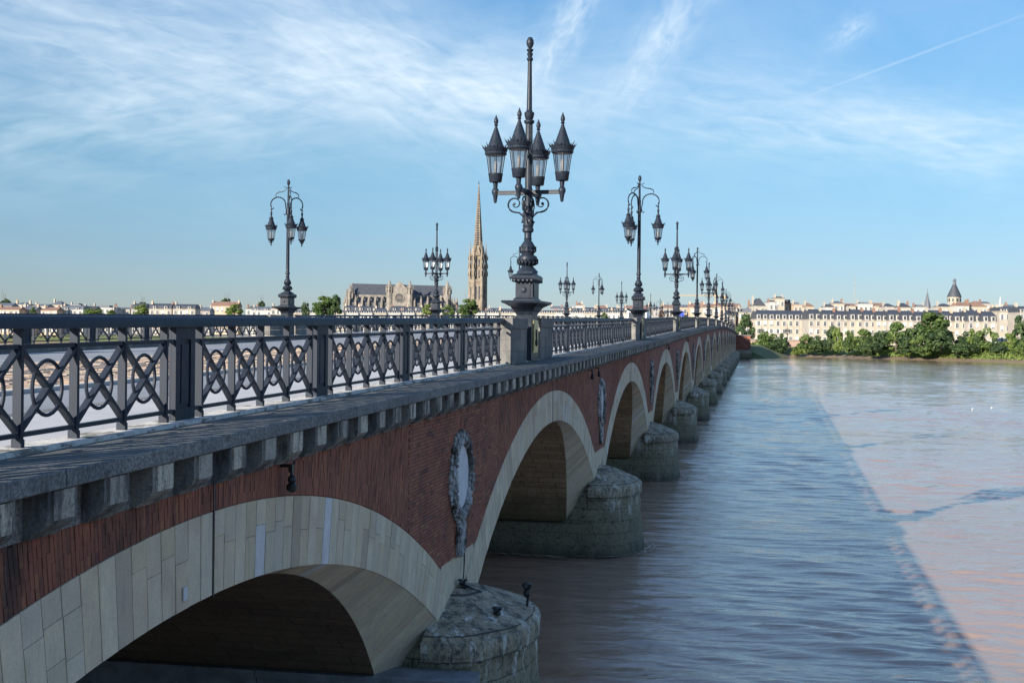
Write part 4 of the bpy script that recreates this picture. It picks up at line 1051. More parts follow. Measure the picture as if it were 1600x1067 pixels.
def house(x, dist, wpx, yeave, ytop, wall='cream', roof='slate', kind='gable', floors=3, bays=3, dorm=0, chim=1, label='', group=None, depth=10, rz=None, base=4.5, name='town_house', cat='house'):
    wd = wpx*dist/2000; p = gp(x, dist, 0); ze = hz(x, yeave, dist); zt = hz(x, ytop, dist)
    th = TH if rz is None else rz
    t_ = thing(name, label, cat, (p.x, p.y, base), th, group)
    E_, T_ = ze-base, zt-base; hw = wd/2; D = depth
    m = MB(); m.box((0, D/2, E_/2), (hw, D/2, E_/2)); m.box((0, D/2, E_-.15), (hw+.15, D/2+.25, .16)) ; m.box((0, -.06, E_*.62), (hw, .08, .1))
    ob('wall', m.mesh('wall', WM[wall]), t_)
    m = MB()
    if kind == 'gable':   # ridge parallel to the front
        m.add([(-hw-.1, -.4, E_), (hw+.1, -.4, E_), (hw+.1, D+.4, E_), (-hw-.1, D+.4, E_), (-hw-.1, D/2, T_), (hw+.1, D/2, T_)], [(0, 1, 5, 4), (2, 3, 4, 5), (0, 4, 3), (1, 2, 5), (0, 3, 2, 1)])
    elif kind == 'front':  # gable to the front
        m.add([(-hw-.2, -.3, E_), (hw+.2, -.3, E_), (hw+.2, D, E_), (-hw-.2, D, E_), (0, -.3, T_), (0, D, T_)], [(0, 1, 4), (1, 2, 5, 4), (2, 3, 5), (3, 0, 4, 5), (0, 3, 2, 1)])
    elif kind == 'hip':
        k = min(hw, D/2)*.8; m.add([(-hw-.3, -.4, E_), (hw+.3, -.4, E_), (hw+.3, D+.4, E_), (-hw-.3, D+.4, E_), (-hw+k, D/2, T_), (hw-k, D/2, T_)], [(0, 1, 5, 4), (2, 3, 4, 5), (0, 4, 3), (1, 2, 5), (0, 3, 2, 1)])
    elif kind == 'mansard':
        zm = E_+(T_-E_)*.58; m.add([(-hw, -.2, E_), (hw, -.2, E_), (hw, D, E_), (-hw, D, E_), (-hw, .7, zm), (hw, .7, zm), (hw, D-.7, zm), (-hw, D-.7, zm), (-hw, D/2, T_), (hw, D/2, T_)],
            [(0, 1, 5, 4), (4, 5, 9, 8), (2, 3, 7, 6), (6, 7, 8, 9), (0, 4, 8, 7, 3), (1, 2, 6, 9, 5), (0, 3, 2, 1)])
    else:                 # flat with a parapet
        m.box((0, D/2, E_+.15), (hw+.15, D/2+.15, .15)); m.box((0, D/2, (E_+T_)/2), (hw*.5, D*.3, (T_-E_)/2))
    rf = ob('roof', m.mesh('roof', RM[roof]), t_)
    fh = (E_-1.0)/floors; bw = wd/bays
    for f_ in range(floors):
        for b in range(bays):
            ob('window', win_me(min(1.25, bw*.42), min(2.2, fh*.56)), t_, (-hw+bw*(b+.5), -.02, .9+fh*(f_+.5)))
    for b in range(dorm):
        dw = wd/dorm; X = -hw+dw*(b+.5); zh = (T_-E_)*.5; m = MB()
        m.box((X, .45, E_+zh*.5), (min(.85, dw*.33), .75, zh*.5), mi=0); m.box((X, .35, E_+zh+.05), (min(1.0, dw*.38), .8, .1), mi=1); m.box((X, -.33, E_+zh*.5), (min(.5, dw*.2), .05, zh*.36), mi=2)
        ob('dormer', m.mesh('dormer', ['white_wall', 'slate_light', 'window_dark']), rf)
    for c in range(chim):
        m = MB(); X = (-hw+.5) if c == 0 else (hw-.5) if c == 1 else rnd(-hw*.5, hw*.5); hh = rnd(.7, 1.3)
        m.box((X, D/2-1, (E_+T_)/2+hh/2), (.45, .9, (T_-E_)/2+hh/2))
        for q in range(3): m.box((X, D/2-1.5+q*.5, T_+hh+.2), (.12, .12, .25))
        ob('chimney', m.mesh('chimney', random.choice(['limewash', 'pale_stone_wall', 'tan_wall', 'clay_tile'])), rf)
    return t_
# quayside terrace, right
k = 0
house(1220, 588, 80, 499, 484.5, 'cream', 'slate', 'mansard', 3, 8, 8, 2, 'long cream quay building with eight dormers, left end of the right-hand terrace', 'terraced houses along the quay', 12)
tx = [1262, 1283, 1305, 1326, 1349, 1368, 1387, 1408, 1429, 1451, 1473, 1490, 1511, 1534, 1557]
for i in range(len(tx)-1):
    xm = (tx[i]+tx[i+1])/2; d = 572-(xm-1262)*.17
    house(xm, d, tx[i+1]-tx[i]+.3, 499+(xm-1270)*.013, 482.5+(i % 3)*1.2+(xm-1270)*.009, 'cream' if i % 2 else 'pale', 'slate', 'mansard', 3, 2, 2, 1,
          'two-bay quay house with slate mansard, %s house right of the eight-dormer building' % ordn(i), 'terraced houses along the quay', 12)
house(1574, 560, 26, 486, 479, 'cream', 'slate', 'mansard', 3, 3, 3, 1, 'taller cream house with slate mansard, past the gap at the right end of the terrace', 'terraced houses along the quay', 12)
house(1604, 520, 24, 488, 478, 'pale', 'slate', 'mansard', 4, 3, 3, 1, 'pale quay house behind the dark tree at the right edge', 'terraced houses along the quay', 12)
# skyline behind: (x, dist, width px, eave y, top y, wall, roof, kind)
SK = [(1182, 720, 22, 482, 472, 'cream', 'pale slate', 'hip'), (1168, 640, 26, 488, 482, 'cream', 'pale slate', 'flat'), (1186, 690, 18, 478, 466, 'cream', 'slate', 'front'), (1208, 720, 13, 472, 469, 'white', 'slate', 'flat'), (1218, 720, 13, 466, 463, 'cream', 'slate', 'flat'),
      (1232, 730, 13, 474, 468, 'tan', 'slate', 'flat'), (1246, 720, 12, 476, 472, 'tan', 'pale slate', 'flat'), (1265, 730, 12, 479, 473, 'tan', 'red tiled', 'hip'), (1256, 760, 14, 482, 477, 'cream', 'red tiled', 'gable'), (1296, 780, 14, 480, 475, 'white', 'slate', 'front'),
      (1310, 790, 16, 474, 470, 'cream', 'pale slate', 'hip'), (1327, 800, 18, 478, 474, 'cream', 'red tiled', 'gable'), (1352, 800, 22, 475, 472, 'white', 'pale slate', 'flat'), (1372, 800, 18, 478, 473, 'cream', 'red tiled', 'gable'), (1390, 780, 16, 479, 474, 'pale', 'slate', 'hip'),
      (1414, 760, 16, 480, 473, 'cream', 'slate', 'hip'), (1438, 760, 16, 480, 476, 'white', 'pale slate', 'flat'), (1478, 780, 22, 479, 474, 'cream', 'slate', 'hip'), (1504, 760, 18, 478, 472, 'white', 'red tiled', 'gable'), (1528, 770, 26, 479, 470, 'cream', 'red tiled', 'hip'), (1540, 820, 12, 474, 471, 'pale', 'pale slate', 'gable'),
      (1562, 780, 16, 484, 479, 'tan', 'red tiled', 'gable'), (1584, 760, 18, 482, 476, 'white', 'pale slate', 'gable'),
      # middle, behind the bridge end
      (1132, 640, 30, 478, 474, 'tan', 'red tiled', 'gable'), (1150, 700, 14, 480, 474, 'pale', 'red tiled', 'gable'), (1110, 640, 26, 480, 474, 'cream', 'red tiled', 'hip'), (1090, 700, 24, 480, 474, 'tan', 'red tiled', 'gable'), (1070, 720, 22, 480, 476, 'tan', 'pale slate', 'gable'), (1048, 700, 24, 481, 476, 'pale', 'red tiled', 'gable'),
      (1140, 600, 16, 492, 484, 'cream', 'slate', 'hip'), (1025, 720, 20, 484, 479, 'grey', 'pale slate', 'mansard'), (1008, 730, 14, 483, 477, 'tan', 'red tiled', 'gable'),
      (975, 700, 18, 486, 481, 'pale', 'slate', 'mansard'), (957, 700, 18, 486, 480, 'cream', 'slate', 'mansard'), (939, 705, 18, 486, 481, 'cream', 'slate', 'mansard'), (921, 710, 18, 486, 480, 'pale', 'slate', 'mansard'), (903, 715, 18, 486, 481, 'cream', 'slate', 'mansard'),
      (905, 860, 10, 477, 473, 'white', 'red tiled', 'hip'), (885, 720, 16, 484, 479, 'pale', 'pale slate', 'mansard'), (868, 760, 14, 483, 478, 'grey', 'pale slate', 'mansard'), (790, 740, 20, 487, 482, 'cream', 'slate', 'mansard'), (772, 730, 18, 486, 481, 'white', 'slate', 'mansard'), (940, 860, 16, 482, 477, 'tan', 'red tiled', 'gable'), (985, 860, 16, 482, 477, 'grey', 'red tiled', 'gable'),
      # left, seen above the railing
      (4, 760, 26, 478, 473, 'pale', 'pale slate', 'gable'), (12, 690, 34, 484, 479, 'tan', 'red tiled', 'gable'), (32, 800, 22, 476, 472, 'white', 'pale slate', 'hip'), (44, 700, 22, 484, 478, 'pale', 'pale slate', 'gable'), (62, 800, 22, 478, 475, 'cream', 'pale slate', 'gable'), (88, 830, 16, 476, 470, 'cream', 'pale slate', 'hip'),
      (76, 690, 24, 485, 480, 'tan', 'red tiled', 'gable'), (112, 700, 34, 484, 477, 'white', 'pale slate', 'mansard'), (116, 840, 18, 477, 474, 'white', 'pale slate', 'flat'), (138, 760, 20, 484, 478, 'pale', 'slate', 'gable'), (160, 850, 34, 481, 477, 'white', 'pale slate', 'flat'), (190, 860, 24, 483, 480, 'cream', 'pale slate', 'gable'),
      (216, 760, 22, 483, 474, 'pale', 'slate', 'mansard'), (250, 700, 34, 483, 474, 'cream', 'slate', 'mansard'), (287, 700, 34, 483, 475, 'cream', 'slate', 'mansard'), (318, 740, 18, 486, 480, 'pale', 'pale slate', 'gable'), (350, 820, 42, 478, 471, 'tan', 'red tiled', 'gable'), (392, 820, 16, 483, 478, 'white', 'slate', 'front'),
      (408, 700, 30, 485, 479, 'white', 'pale slate', 'mansard'), (438, 700, 30, 482, 476, 'cream', 'pale slate', 'hip'), (550, 720, 26, 485, 477, 'white', 'slate', 'mansard'), (570, 715, 24, 485, 478, 'white', 'slate', 'mansard'), (594, 740, 18, 488, 481, 'grey', 'slate', 'mansard'), (622, 715, 24, 485, 478, 'white', 'slate', 'mansard'), (646, 715, 24, 485, 479, 'white', 'slate', 'mansard'), (700, 740, 26, 486, 480, 'pale', 'slate', 'mansard')]
SK.sort(key=lambda q: q[0])
for i, (x, d, wpx, ye, yt, wa, ro, kd) in enumerate(SK):
    zone = 'above the left-hand railing' if x < 480 else 'around the foot of the church' if x < 800 else 'seen between the lamps' if x < 1160 else 'behind the right-hand terrace'
    house(x, d, wpx+1, ye, yt, wa, ro, kd, 4, max(2, round(wpx*d/2000/2.8)), 2 if kd == 'mansard' and d < 750 else 0, random.choice([1, 2, 2]),
          '%s house, %s roof, %s, %s skyline house from the left' % (wa, ro, zone, ordn(i)), 'town houses on the skyline', 12)
# low filler roofs between: one terrace row of plain houses along the hidden quay, left part
rowx = list(range(460, 1010, 22)); rowx = [x for x in rowx]
for i, x in enumerate(rowx):
    if 470 < x < 530: pass
    house(x, 690-abs(x-800)*.05, 22.4, 489, 484.5, 'white' if i % 3 else 'cream', 'slate', 'mansard', 3, 3, 3, 1, 'pale slate-roofed house low behind the railing, %s in the row from the left-hand lamp' % ordn(i), 'low row of quay houses behind the railing', 12)

# ------------------------------------------------------------------ church, spire, towers
def church():
    D = 900.; px = D/2000; p = gp(623, D, 0); t_ = thing('gothic_church', 'large gothic church with dark slate roof and flying buttresses left of the spire', 'church', (p.x, p.y, 5.2), TH)
    X = lambda x: (x-623)*px; Z = lambda y, x=623: hz(x, y, D)-5.2
    m = MB(); x0, x1 = X(547), X(699); zt, ze = Z(443), Z(461)
    m.add([(x0, 4, ze), (x1, 4, ze), (x1, 16, ze), (x0, 16, ze), (x0, 10, zt), (x1, 10, zt-1.0)], [(0, 1, 5, 4), (2, 3, 4, 5), (0, 4, 3), (1, 2, 5)]); ob('roof', m.mesh('roof', 'slate'), t_)
    m = MB(); m.box(((x0+x1)/2, 10, ze/2), ((x1-x0)/2, 6, ze/2)); m.prism([(4, ze-.5), (16, ze-.5), (10, zt+.8)], x0-.4, x0+.2); nv = ob('nave', m.mesh('nave', 'church_stone'), t_)
    m = MB(); za = Z(474); m.box(((x0+x1)/2, -2, za/2), ((x1-x0)/2, 6, za/2)); ai = ob('aisle', m.mesh('aisle', 'church_stone'), t_)
    m = MB(); m.add([(x0, -8.3, za), (x1, -8.3, za), (x1, 4, za+2.4), (x0, 4, za+2.4)], [(0, 1, 2, 3)]); ob('aisle_roof', m.mesh('aisle_roof', 'slate_light'), ai)
    n = 15
    for k in range(n+1):
        xx = x0+(x1-x0)*k/n
        if abs(xx-X(625)) < 8: continue
        m = MB(); m.box((xx, -8.5, Z(470)/2), (.65, 1.3, Z(470)/2)); m.lathe([(.9, 0), (.12, 3.6)], 4, (xx, -8.5, Z(470)), sq=(.7, .7))
        m.add([(xx-.35, -8, Z(471)), (xx+.35, -8, Z(471)), (xx+.35, 4, Z(463)), (xx-.35, 4, Z(463)), (xx-.35, -8, Z(475)), (xx+.35, -8, Z(475)), (xx+.35, 4, Z(466)), (xx-.35, 4, Z(466))], [(0, 1, 2, 3), (7, 6, 5, 4), (0, 3, 7, 4), (1, 5, 6, 2), (0, 4, 5, 1)])
        ob('flying_buttress', m.mesh('flying_buttress', 'church_stone'), t_)
        if k < n:
            m = MB(); xm = xx+(x1-x0)/n/2; m.box((xm, 3.9, (Z(464)+Z(471))/2), (1.0, .15, (Z(464)-Z(471))/2)); ob('window', m.mesh('window', 'window_dark'), t_); m = MB(); m.box((xm, -8.05, Z(480)), (1.0, .12, 2.2)); ob('window', m.mesh('window', 'window_dark'), ai)
    # transept gable
    g0, g1 = X(608), X(643); m = MB(); gz = Z(458); m.prism([(0, 0), (1, 0), (1, 1), (0, 1)], 0, 0) if False else None
    m.box(((g0+g1)/2, -2, gz/2), ((g1-g0)/2, 8.5, gz/2))
    m.add([(g0, -10.5, gz), (g1, -10.5, gz), ((g0+g1)/2, -10.5, Z(440)), (g0, -9.9, gz), (g1, -9.9, gz), ((g0+g1)/2, -9.9, Z(440))], [(0, 1, 2), (5, 4, 3), (0, 2, 5, 3), (1, 4, 5, 2)])
    tr_ = ob('transept', m.mesh('transept', 'church_stone'), t_)
    m = MB(); xm = (g0+g1)/2; m.add([(g0+.5, -9.9, gz), (g1-.5, -9.9, gz), (xm, -9.9, Z(442)), (g0+.5, 10, gz), (g1-.5, 10, gz), (xm, 10, Z(442))], [(0, 3, 5, 2), (1, 2, 5, 4)]); ob('roof', m.mesh('roof', 'slate'), tr_)
    m = MB(); m.tube([(xm, -10.62, Z(466)), (xm, -10.5, Z(466))], 3.0, 20); ob('rose_window', m.mesh('rose_window', 'window_dark'), tr_)
    m = MB()
    for k in range(12):
        a = k*math.pi/6; m.tube([(xm, -10.7, Z(466)), (xm+4*math.cos(a), -10.7, Z(466)+3*math.sin(a))], .16, 4)
    m.tube([(xm+3.1*math.cos(k*.3), -10.7, Z(466)+3.1*math.sin(k*.3)) for k in range(21)], .35, 5, True)
    m.tube([(xm+1.5*math.cos(k*.52), -10.7, Z(466)+1.5*math.sin(k*.52)) for k in range(12)], .15, 4, True); ob('tracery', m.mesh('tracery', 'church_stone'), tr_)
    for xt, yt, w_ in ((610, 437, 2.2), (641.5, 438, 2.2), (546, 444, 2.6), (698, 437, 2.6)):
        m = MB(); zb = Z(yt+17); m.lathe([(w_, 0), (w_, zb), (w_*1.15, zb+.2), (w_*1.15, zb+.8), (w_*.85, zb+1)], 8, (X(xt), -9.5 if 600 < xt < 650 else 2, 0)); m.lathe([(w_*.85, zb+1), (.1, Z(yt))], 8, (X(xt), -9.5 if 600 < xt < 650 else 2, 0))
        for k in range(8): a = k*math.pi/4; m.lathe([(.3, zb-2), (.3, zb+2), (.04, zb+4.2)], 4, (X(xt)+w_*1.1*math.cos(a), (-9.5 if 600 < xt < 650 else 2)+w_*1.1*math.sin(a), 0))
        ob('turret', m.mesh('turret', 'church_stone'), t_)
    for xt in (538, 541, 705, 709, 713):
        m = MB(); z1 = Z(472+abs(xt-623)*.03); m.lathe([(1.1, 0), (1.1, z1), (.08, z1+5)], 6, (X(xt), 0, 0)); ob('pinnacle', m.mesh('pinnacle', 'church_stone'), t_)
church()
def spire():
    D = 960.; px = D/2000; xc = 745.5; p = gp(xc, D, 0); t_ = thing('bell_tower', 'tall gothic bell tower with a pierced stone spire, highest thing on the skyline', 'tower', (p.x, p.y, 5.2), TH)
    Z = lambda y: hz(xc, y, D)-5.2
    def hexl(prof, ph=0, n=6, m=None, c=(0, 0, 0)):
        m = m or MB(); m.lathe(prof, n, c, ph=ph); return m
    R = 12.4*px
    ob('lower_stage', hexl([(R*1.04, 0), (R, Z(480)), (R*.98, Z(441)), (R*1.02, Z(440)), (R*1.02, Z(437))]).mesh('lower_stage', 'spire_stone'), t_)
    ob('upper_stage', hexl([(R*.80, Z(437)), (R*.78, Z(402)), (R*.72, Z(396)), (R*.62, Z(384))]).mesh('upper_stage', 'spire_stone'), t_)
    sp = MB(); zb, zt = Z(386), Z(288); n = 26
    # spire of six ribs, ring bands and pierced bays
    sp.lathe([(R*.46, zb), (.10, zt)], 6); 
    for k in range(n):
        f = k/n; z = zb+(zt-zb)*f; rr = R*.50*(1-f)+.15; sp.lathe([(rr*1.05, z), (rr*1.08, z+.25), (rr*1.02, z+.5)], 6)
    for k in range(6):
        a = k*math.pi/3; sp.tube([(R*.5*math.cos(a), R*.5*math.sin(a), zb), (.12*math.cos(a), .12*math.sin(a), zt)], [.42, .14], 5)
        for q in range(30): f = q/30; rr = R*.52*(1-f)+.3; sp.blob((rr*math.cos(a), rr*math.sin(a), zb+(zt-zb)*f), (.34*(1.1-f), .34*(1.1-f), .36), None, 5)
    s_ = ob('spire', sp.mesh('spire', 'spire_stone'), t_)
    op = MB()
    for k in range(6):
        a = (k+.5)*math.pi/3
        for q in range(n-3):
            f = (q+.62)/n; rr = R*.455*(1-f)*.866+.06; hgt = (zt-zb)/n*.28; wd = max(.1, R*.13*(1-f))
            rot = Matrix.Rotation(a, 3, 'Z'); op.box((rr*math.cos(a), rr*math.sin(a), zb+(zt-zb)*f), (.10, wd, hgt), None, rot)
    ob('opening', op.mesh('opening', 'window_dark'), s_)
    m = MB(); m.tube([(0, 0, zt-1), (0, 0, Z(283))], .12, 5); m.box((0, 0, Z(285)), (.7, .08, .1)); m.blob((0, 0, zt+.2), (.45, .45, .5), None, 6); ob('cross', m.mesh('cross', 'black_iron'), s_)
    for k in range(6):
        a = k*math.pi/3; c, s = math.cos(a)*R*1.0, math.sin(a)*R*1.0
        m = MB(); m.lathe([(1.35, 0), (1.25, Z(470)), (1.1, Z(430)), (.95, Z(405)), (1.1, Z(404)), (.75, Z(400)), (.06, Z(377))], 6, (c, s, 0))
        for z_ in (430, 418, 405): 
            for q in range(4): b = q*math.pi/2; m.lathe([(.3, Z(z_)-1), (.3, Z(z_)+1.4), (.03, Z(z_)+3.6)], 4, (c+1.35*math.cos(b), s+1.35*math.sin(b), 0))
        # arched strut back to the spire
        m.tube([(c*.95, s*.95, Z(404)), (c*.75, s*.75, Z(398)), (c*.5, s*.5, Z(392))], .35, 4)
        ob('pinnacle', m.mesh('pinnacle', 'spire_stone'), t_)
        a2 = (k+.5)*math.pi/3; rot = Matrix.Rotation(a2, 3, 'Z')
        for (y0, y1, rr, wd) in ((470, 446, .866*1.0, 1.15), (436, 422, .866*.80, .9), (418, 405, .866*.79, .8)):
            zc = (Z(y0)+Z(y1))/2; hh = (Z(y1)-Z(y0))/2
            for dd in (-1, 1):
              m = MB(); m.box((rr*R*math.cos(a2)-math.sin(a2)*dd*wd*1.25, rr*R*math.sin(a2)+math.cos(a2)*dd*wd*1.25, zc), (.12, wd*.62, hh*.85), None, rot)
              ob('window', m.mesh('window', 'window_dark'), t_)
        m = MB(); rr = R*.80
        m.add([(rr*math.cos(a2)*1.02-math.sin(a2)*2.3, rr*math.sin(a2)*1.02+math.cos(a2)*2.3, Z(400)), (rr*math.cos(a2)*1.02+math.sin(a2)*2.3, rr*math.sin(a2)*1.02-math.cos(a2)*2.3, Z(400)), (rr*math.cos(a2)*.98, rr*math.sin(a2)*.98, Z(384)), (rr*math.cos(a2)*.8, rr*math.sin(a2)*.8, Z(400))], [(0, 1, 2), (0, 2, 3), (1, 3, 2)])
        ob('gablet', m.mesh('gablet', 'spire_stone'), t_)
spire()
def cone_tower():
    D = 800; px = D/2000; xc = 1490; p = gp(xc, D, 0); Z = lambda y: hz(xc, y, D)-5.2
    t_ = thing('round_tower', 'round pale tower with a tall slate cone roof and lantern above the terrace', 'tower', (p.x, p.y, 5.2))
    m = MB(); m.lathe([(10*px, 0), (10*px, Z(465)), (10.8*px, Z(464.5)), (10.8*px, Z(463.5))], 20); ob('drum', m.mesh('drum', 'limewash', True), t_)
    m = MB(); m.lathe([(11.2*px, Z(464)), (9.2*px, Z(459)), (3.2*px, Z(446)), (2.6*px, Z(444.5))], 20); rf = ob('roof', m.mesh('roof', 'slate', True), t_)
    m = MB(); m.lathe([(2.6*px, Z(444.5)), (2.4*px, Z(441)), (.8*px, Z(439.6)), (.3*px, Z(438.5))], 10); m.blob((0, 0, Z(438)), (1.1, 1.1, 1.1), None, 8, 0); ob('lantern_turret', m.mesh('lantern_turret', 'slate_light', True), rf)
    for k in range(10):
        a = k*math.pi/5; m = MB(); m.box((10*px*math.cos(a), 10*px*math.sin(a), Z(469)), (.15, .6, 1), None, Matrix.Rotation(a, 3, 'Z')); ob('window', m.mesh('window', 'window_dark'), t_)
    D = 820; px = D/2000; xc = 1448; p = gp(xc, D, 0); Z = lambda y: hz(xc, y, D)-5.2
    t_ = thing('church_spire', 'pointed grey slate church spire left of the round tower', 'spire', (p.x, p.y, 5.2), .3)
    m = MB(); m.box((0, 0, Z(481)/2), (5*px, 5*px, Z(481)/2)); ob('tower', m.mesh('tower', 'grey_wall'), t_)
    m = MB(); m.lathe([(6*px, Z(481)), (1.9*px, Z(466)), (.4*px, Z(456)), (.1, Z(451))], 8)
    for k in range(8):
        a = k*math.pi/4
        for q in range(9): f = q/9; r_ = 6*px*(1-f)+.2; m.blob((r_*math.cos(a), r_*math.sin(a), Z(481)+(Z(456)-Z(481))*f), (.25, .25, .3), None, 4)
    ob('spire', m.mesh('spire', 'slate_light'), t_)
    D = 900; xc = 1562; px = D/2000; p = gp(xc, D, 0); Z = lambda y: hz(xc, y, D)-5.2
    t_ = thing('church_spire', 'slim white church spire at the right of the skyline', 'spire', (p.x, p.y, 5.2))
    m = MB(); m.lathe([(3.6*px, 0), (3.6*px, Z(480)), (2.2*px, Z(476)), (1.0*px, Z(468)), (.1, Z(463))], 8); ob('spire', m.mesh('spire', 'white_wall'), t_)
    p = gp(1334, 900, 5.2); m = MB()
    for k in range(3):
        a = k*2.094; m.tube([(.5*math.cos(a), .5*math.sin(a), 0), (.12*math.cos(a), .12*math.sin(a), hz(1334, 430, 900)-5.2)], .09, 4)
    for k in range(28): m.tube([(.4*math.cos(k*2.1), .4*math.sin(k*2.1), k*1.5), (.4*math.cos(k*2.1+2.1), .4*math.sin(k*2.1+2.1), k*1.5+1.5)], .05, 3)
    thing('radio_mast', 'thin lattice radio mast above the terrace', 'mast', p, me=m.mesh('radio_mast', 'grey_wall'))
    D = 1000.; p = gp(1118, D, 5.2); t_ = thing('tower_crane', 'distant yellow tower crane with its jib behind the lamps', 'crane', p, TH)
    zj = hz(1118, 463, D)-5.2; m = MB()
    for sx in (-.7, .7):
        for sy in (-.7, .7): m.tube([(sx, sy, 0), (sx, sy, zj+5)], .12, 4)
    for k in range(int(zj/2)): m.tube([(-.7, -.7, 2*k), (.7, -.7, 2*k+2)], .08, 3)
    ob('mast', m.mesh('mast', 'crane_yellow'), t_)
    m = MB(); L0, L1 = (1058-1118)*.5, 8
    for yy, zz in ((-.6, 0), (.6, 0), (0, 1.1)): m.tube([(L0, yy, zj+zz), (L1, yy, zj+zz)], .12, 4)
    for k in range(24): x = L0+k*1.5; m.tube([(x, -.6, zj), (x+.75, 0, zj+1.1), (x+1.5, -.6, zj)], .07, 3)
    m.box((L1-1.5, 0, zj-.8), (1.5, .7, 1.0)); ob('jib', m.mesh('jib', 'crane_yellow'), t_)
cone_tower()

# ------------------------------------------------------------------ trees
def crown_mesh(seed, lm, n=3600, lf=.62, shape='round'):
    rs = random.Random(seed); m = MB(); cl = []
    nc = 34
    for k in range(nc):
        while True:
            x, y, z = rs.uniform(-1, 1), rs.uniform(-1, 1), rs.uniform(-1, 1)
            if x*x+y*y+z*z < 1 and x*x+y*y+z*z > .12: break
        f = .78 if shape == 'round' else .62*(1.15-.5*z)
        cl.append((x*f, y*f, z*.8, rs.uniform(.15, .34), rs.uniform(-.35, .4)))
    for k in range(n):
        c = cl[rs.randrange(nc)]
        while True:
            x, y, z = rs.uniform(-1, 1), rs.uniform(-1, 1), rs.uniform(-1, 1); q = x*x+y*y+z*z
            if .2 < q < 1: break
        px_, py_, pz_ = c[0]+x*c[3], c[1]+y*c[3], c[2]+z*c[3]*.8
        nrm = Vector((x, y, z+.5)).normalized(); nrm = (nrm+Vector((rs.uniform(-.7, .7), rs.uniform(-.7, .7), rs.uniform(-.7, .7)))).normalized()
        a = nrm.orthogonal().normalized(); b = nrm.cross(a); s = lf*.12*rs.uniform(.6, 1.3); an = rs.uniform(0, 6.28); a, b = a*math.cos(an)+b*math.sin(an), b*math.cos(an)-a*math.sin(an)
        p = Vector((px_, py_, pz_)); m.add([p-a*s, p+b*s*.7, p+a*s*1.1, p-b*s*.6], [(0, 1, 2, 3)], min(1, max(0, .45+c[4]+rs.uniform(-.3, .3))))
    return m.mesh('crown', lm, fix=False)
def trunk_mesh(seed):
    rs = random.Random(seed); m = MB(); m.tube([(0, 0, -1.4), (.02, .01, -.9), (0, .03, -.3), (.03, 0, .4)], [.075, .055, .045, .02], 7)
    for k in range(7):
        a = rs.uniform(0, 6.28); z = rs.uniform(-.8, 0); m.tube([(0, 0, z), (.3*math.cos(a), .3*math.sin(a), z+.3), (.6*math.cos(a), .6*math.sin(a), z+.65)], [.03, .018, .008], 5)
    return m.mesh('trunk', 'bark')
CR = {k: [crown_mesh(i*7+j, k, shape='round' if j % 2 else 'tall') for j in range(3)] for i, k in enumerate(('leaves_dark', 'leaves_mid', 'leaves_light'))}
CR['leaves_copper'] = [crown_mesh(99, 'leaves_copper', 1400)]
TRK = [trunk_mesh(i) for i in range(3)]
tc = [0]
def tree(x, dist, wpx, ytop, ybot, lm, label, group='trees on the far bank', base=3.5, name='broadleaf_tree', cat='tree', big=False):
    zt = hz(x, ytop, dist); zb = hz(x, ybot, dist); r = wpx*dist/4000; hh = (zt-zb)/2; p = gp(x, dist, (zt+zb)/2)
    i = tc[0]; tc[0] += 1; rot = rnd(0, 6.28)
    t_ = thing(name, label, cat, (p.x, p.y, base), rot, group)
    me = CR[lm][i % len(CR[lm])]
    c = ob('crown', me, t_, (0, 0, (zt+zb)/2-base), 0, (r*1.02, r*1.02, hh*1.05))
    k_ = ((zt+zb)/2-base+.3)/1.4 if (zt+zb)/2-base > 1 else 1
    ob('trunk', TRK[i % 3], t_, (0, 0, (zt+zb)/2-base), 0, (r*.9, r*.9, k_))
    return t_
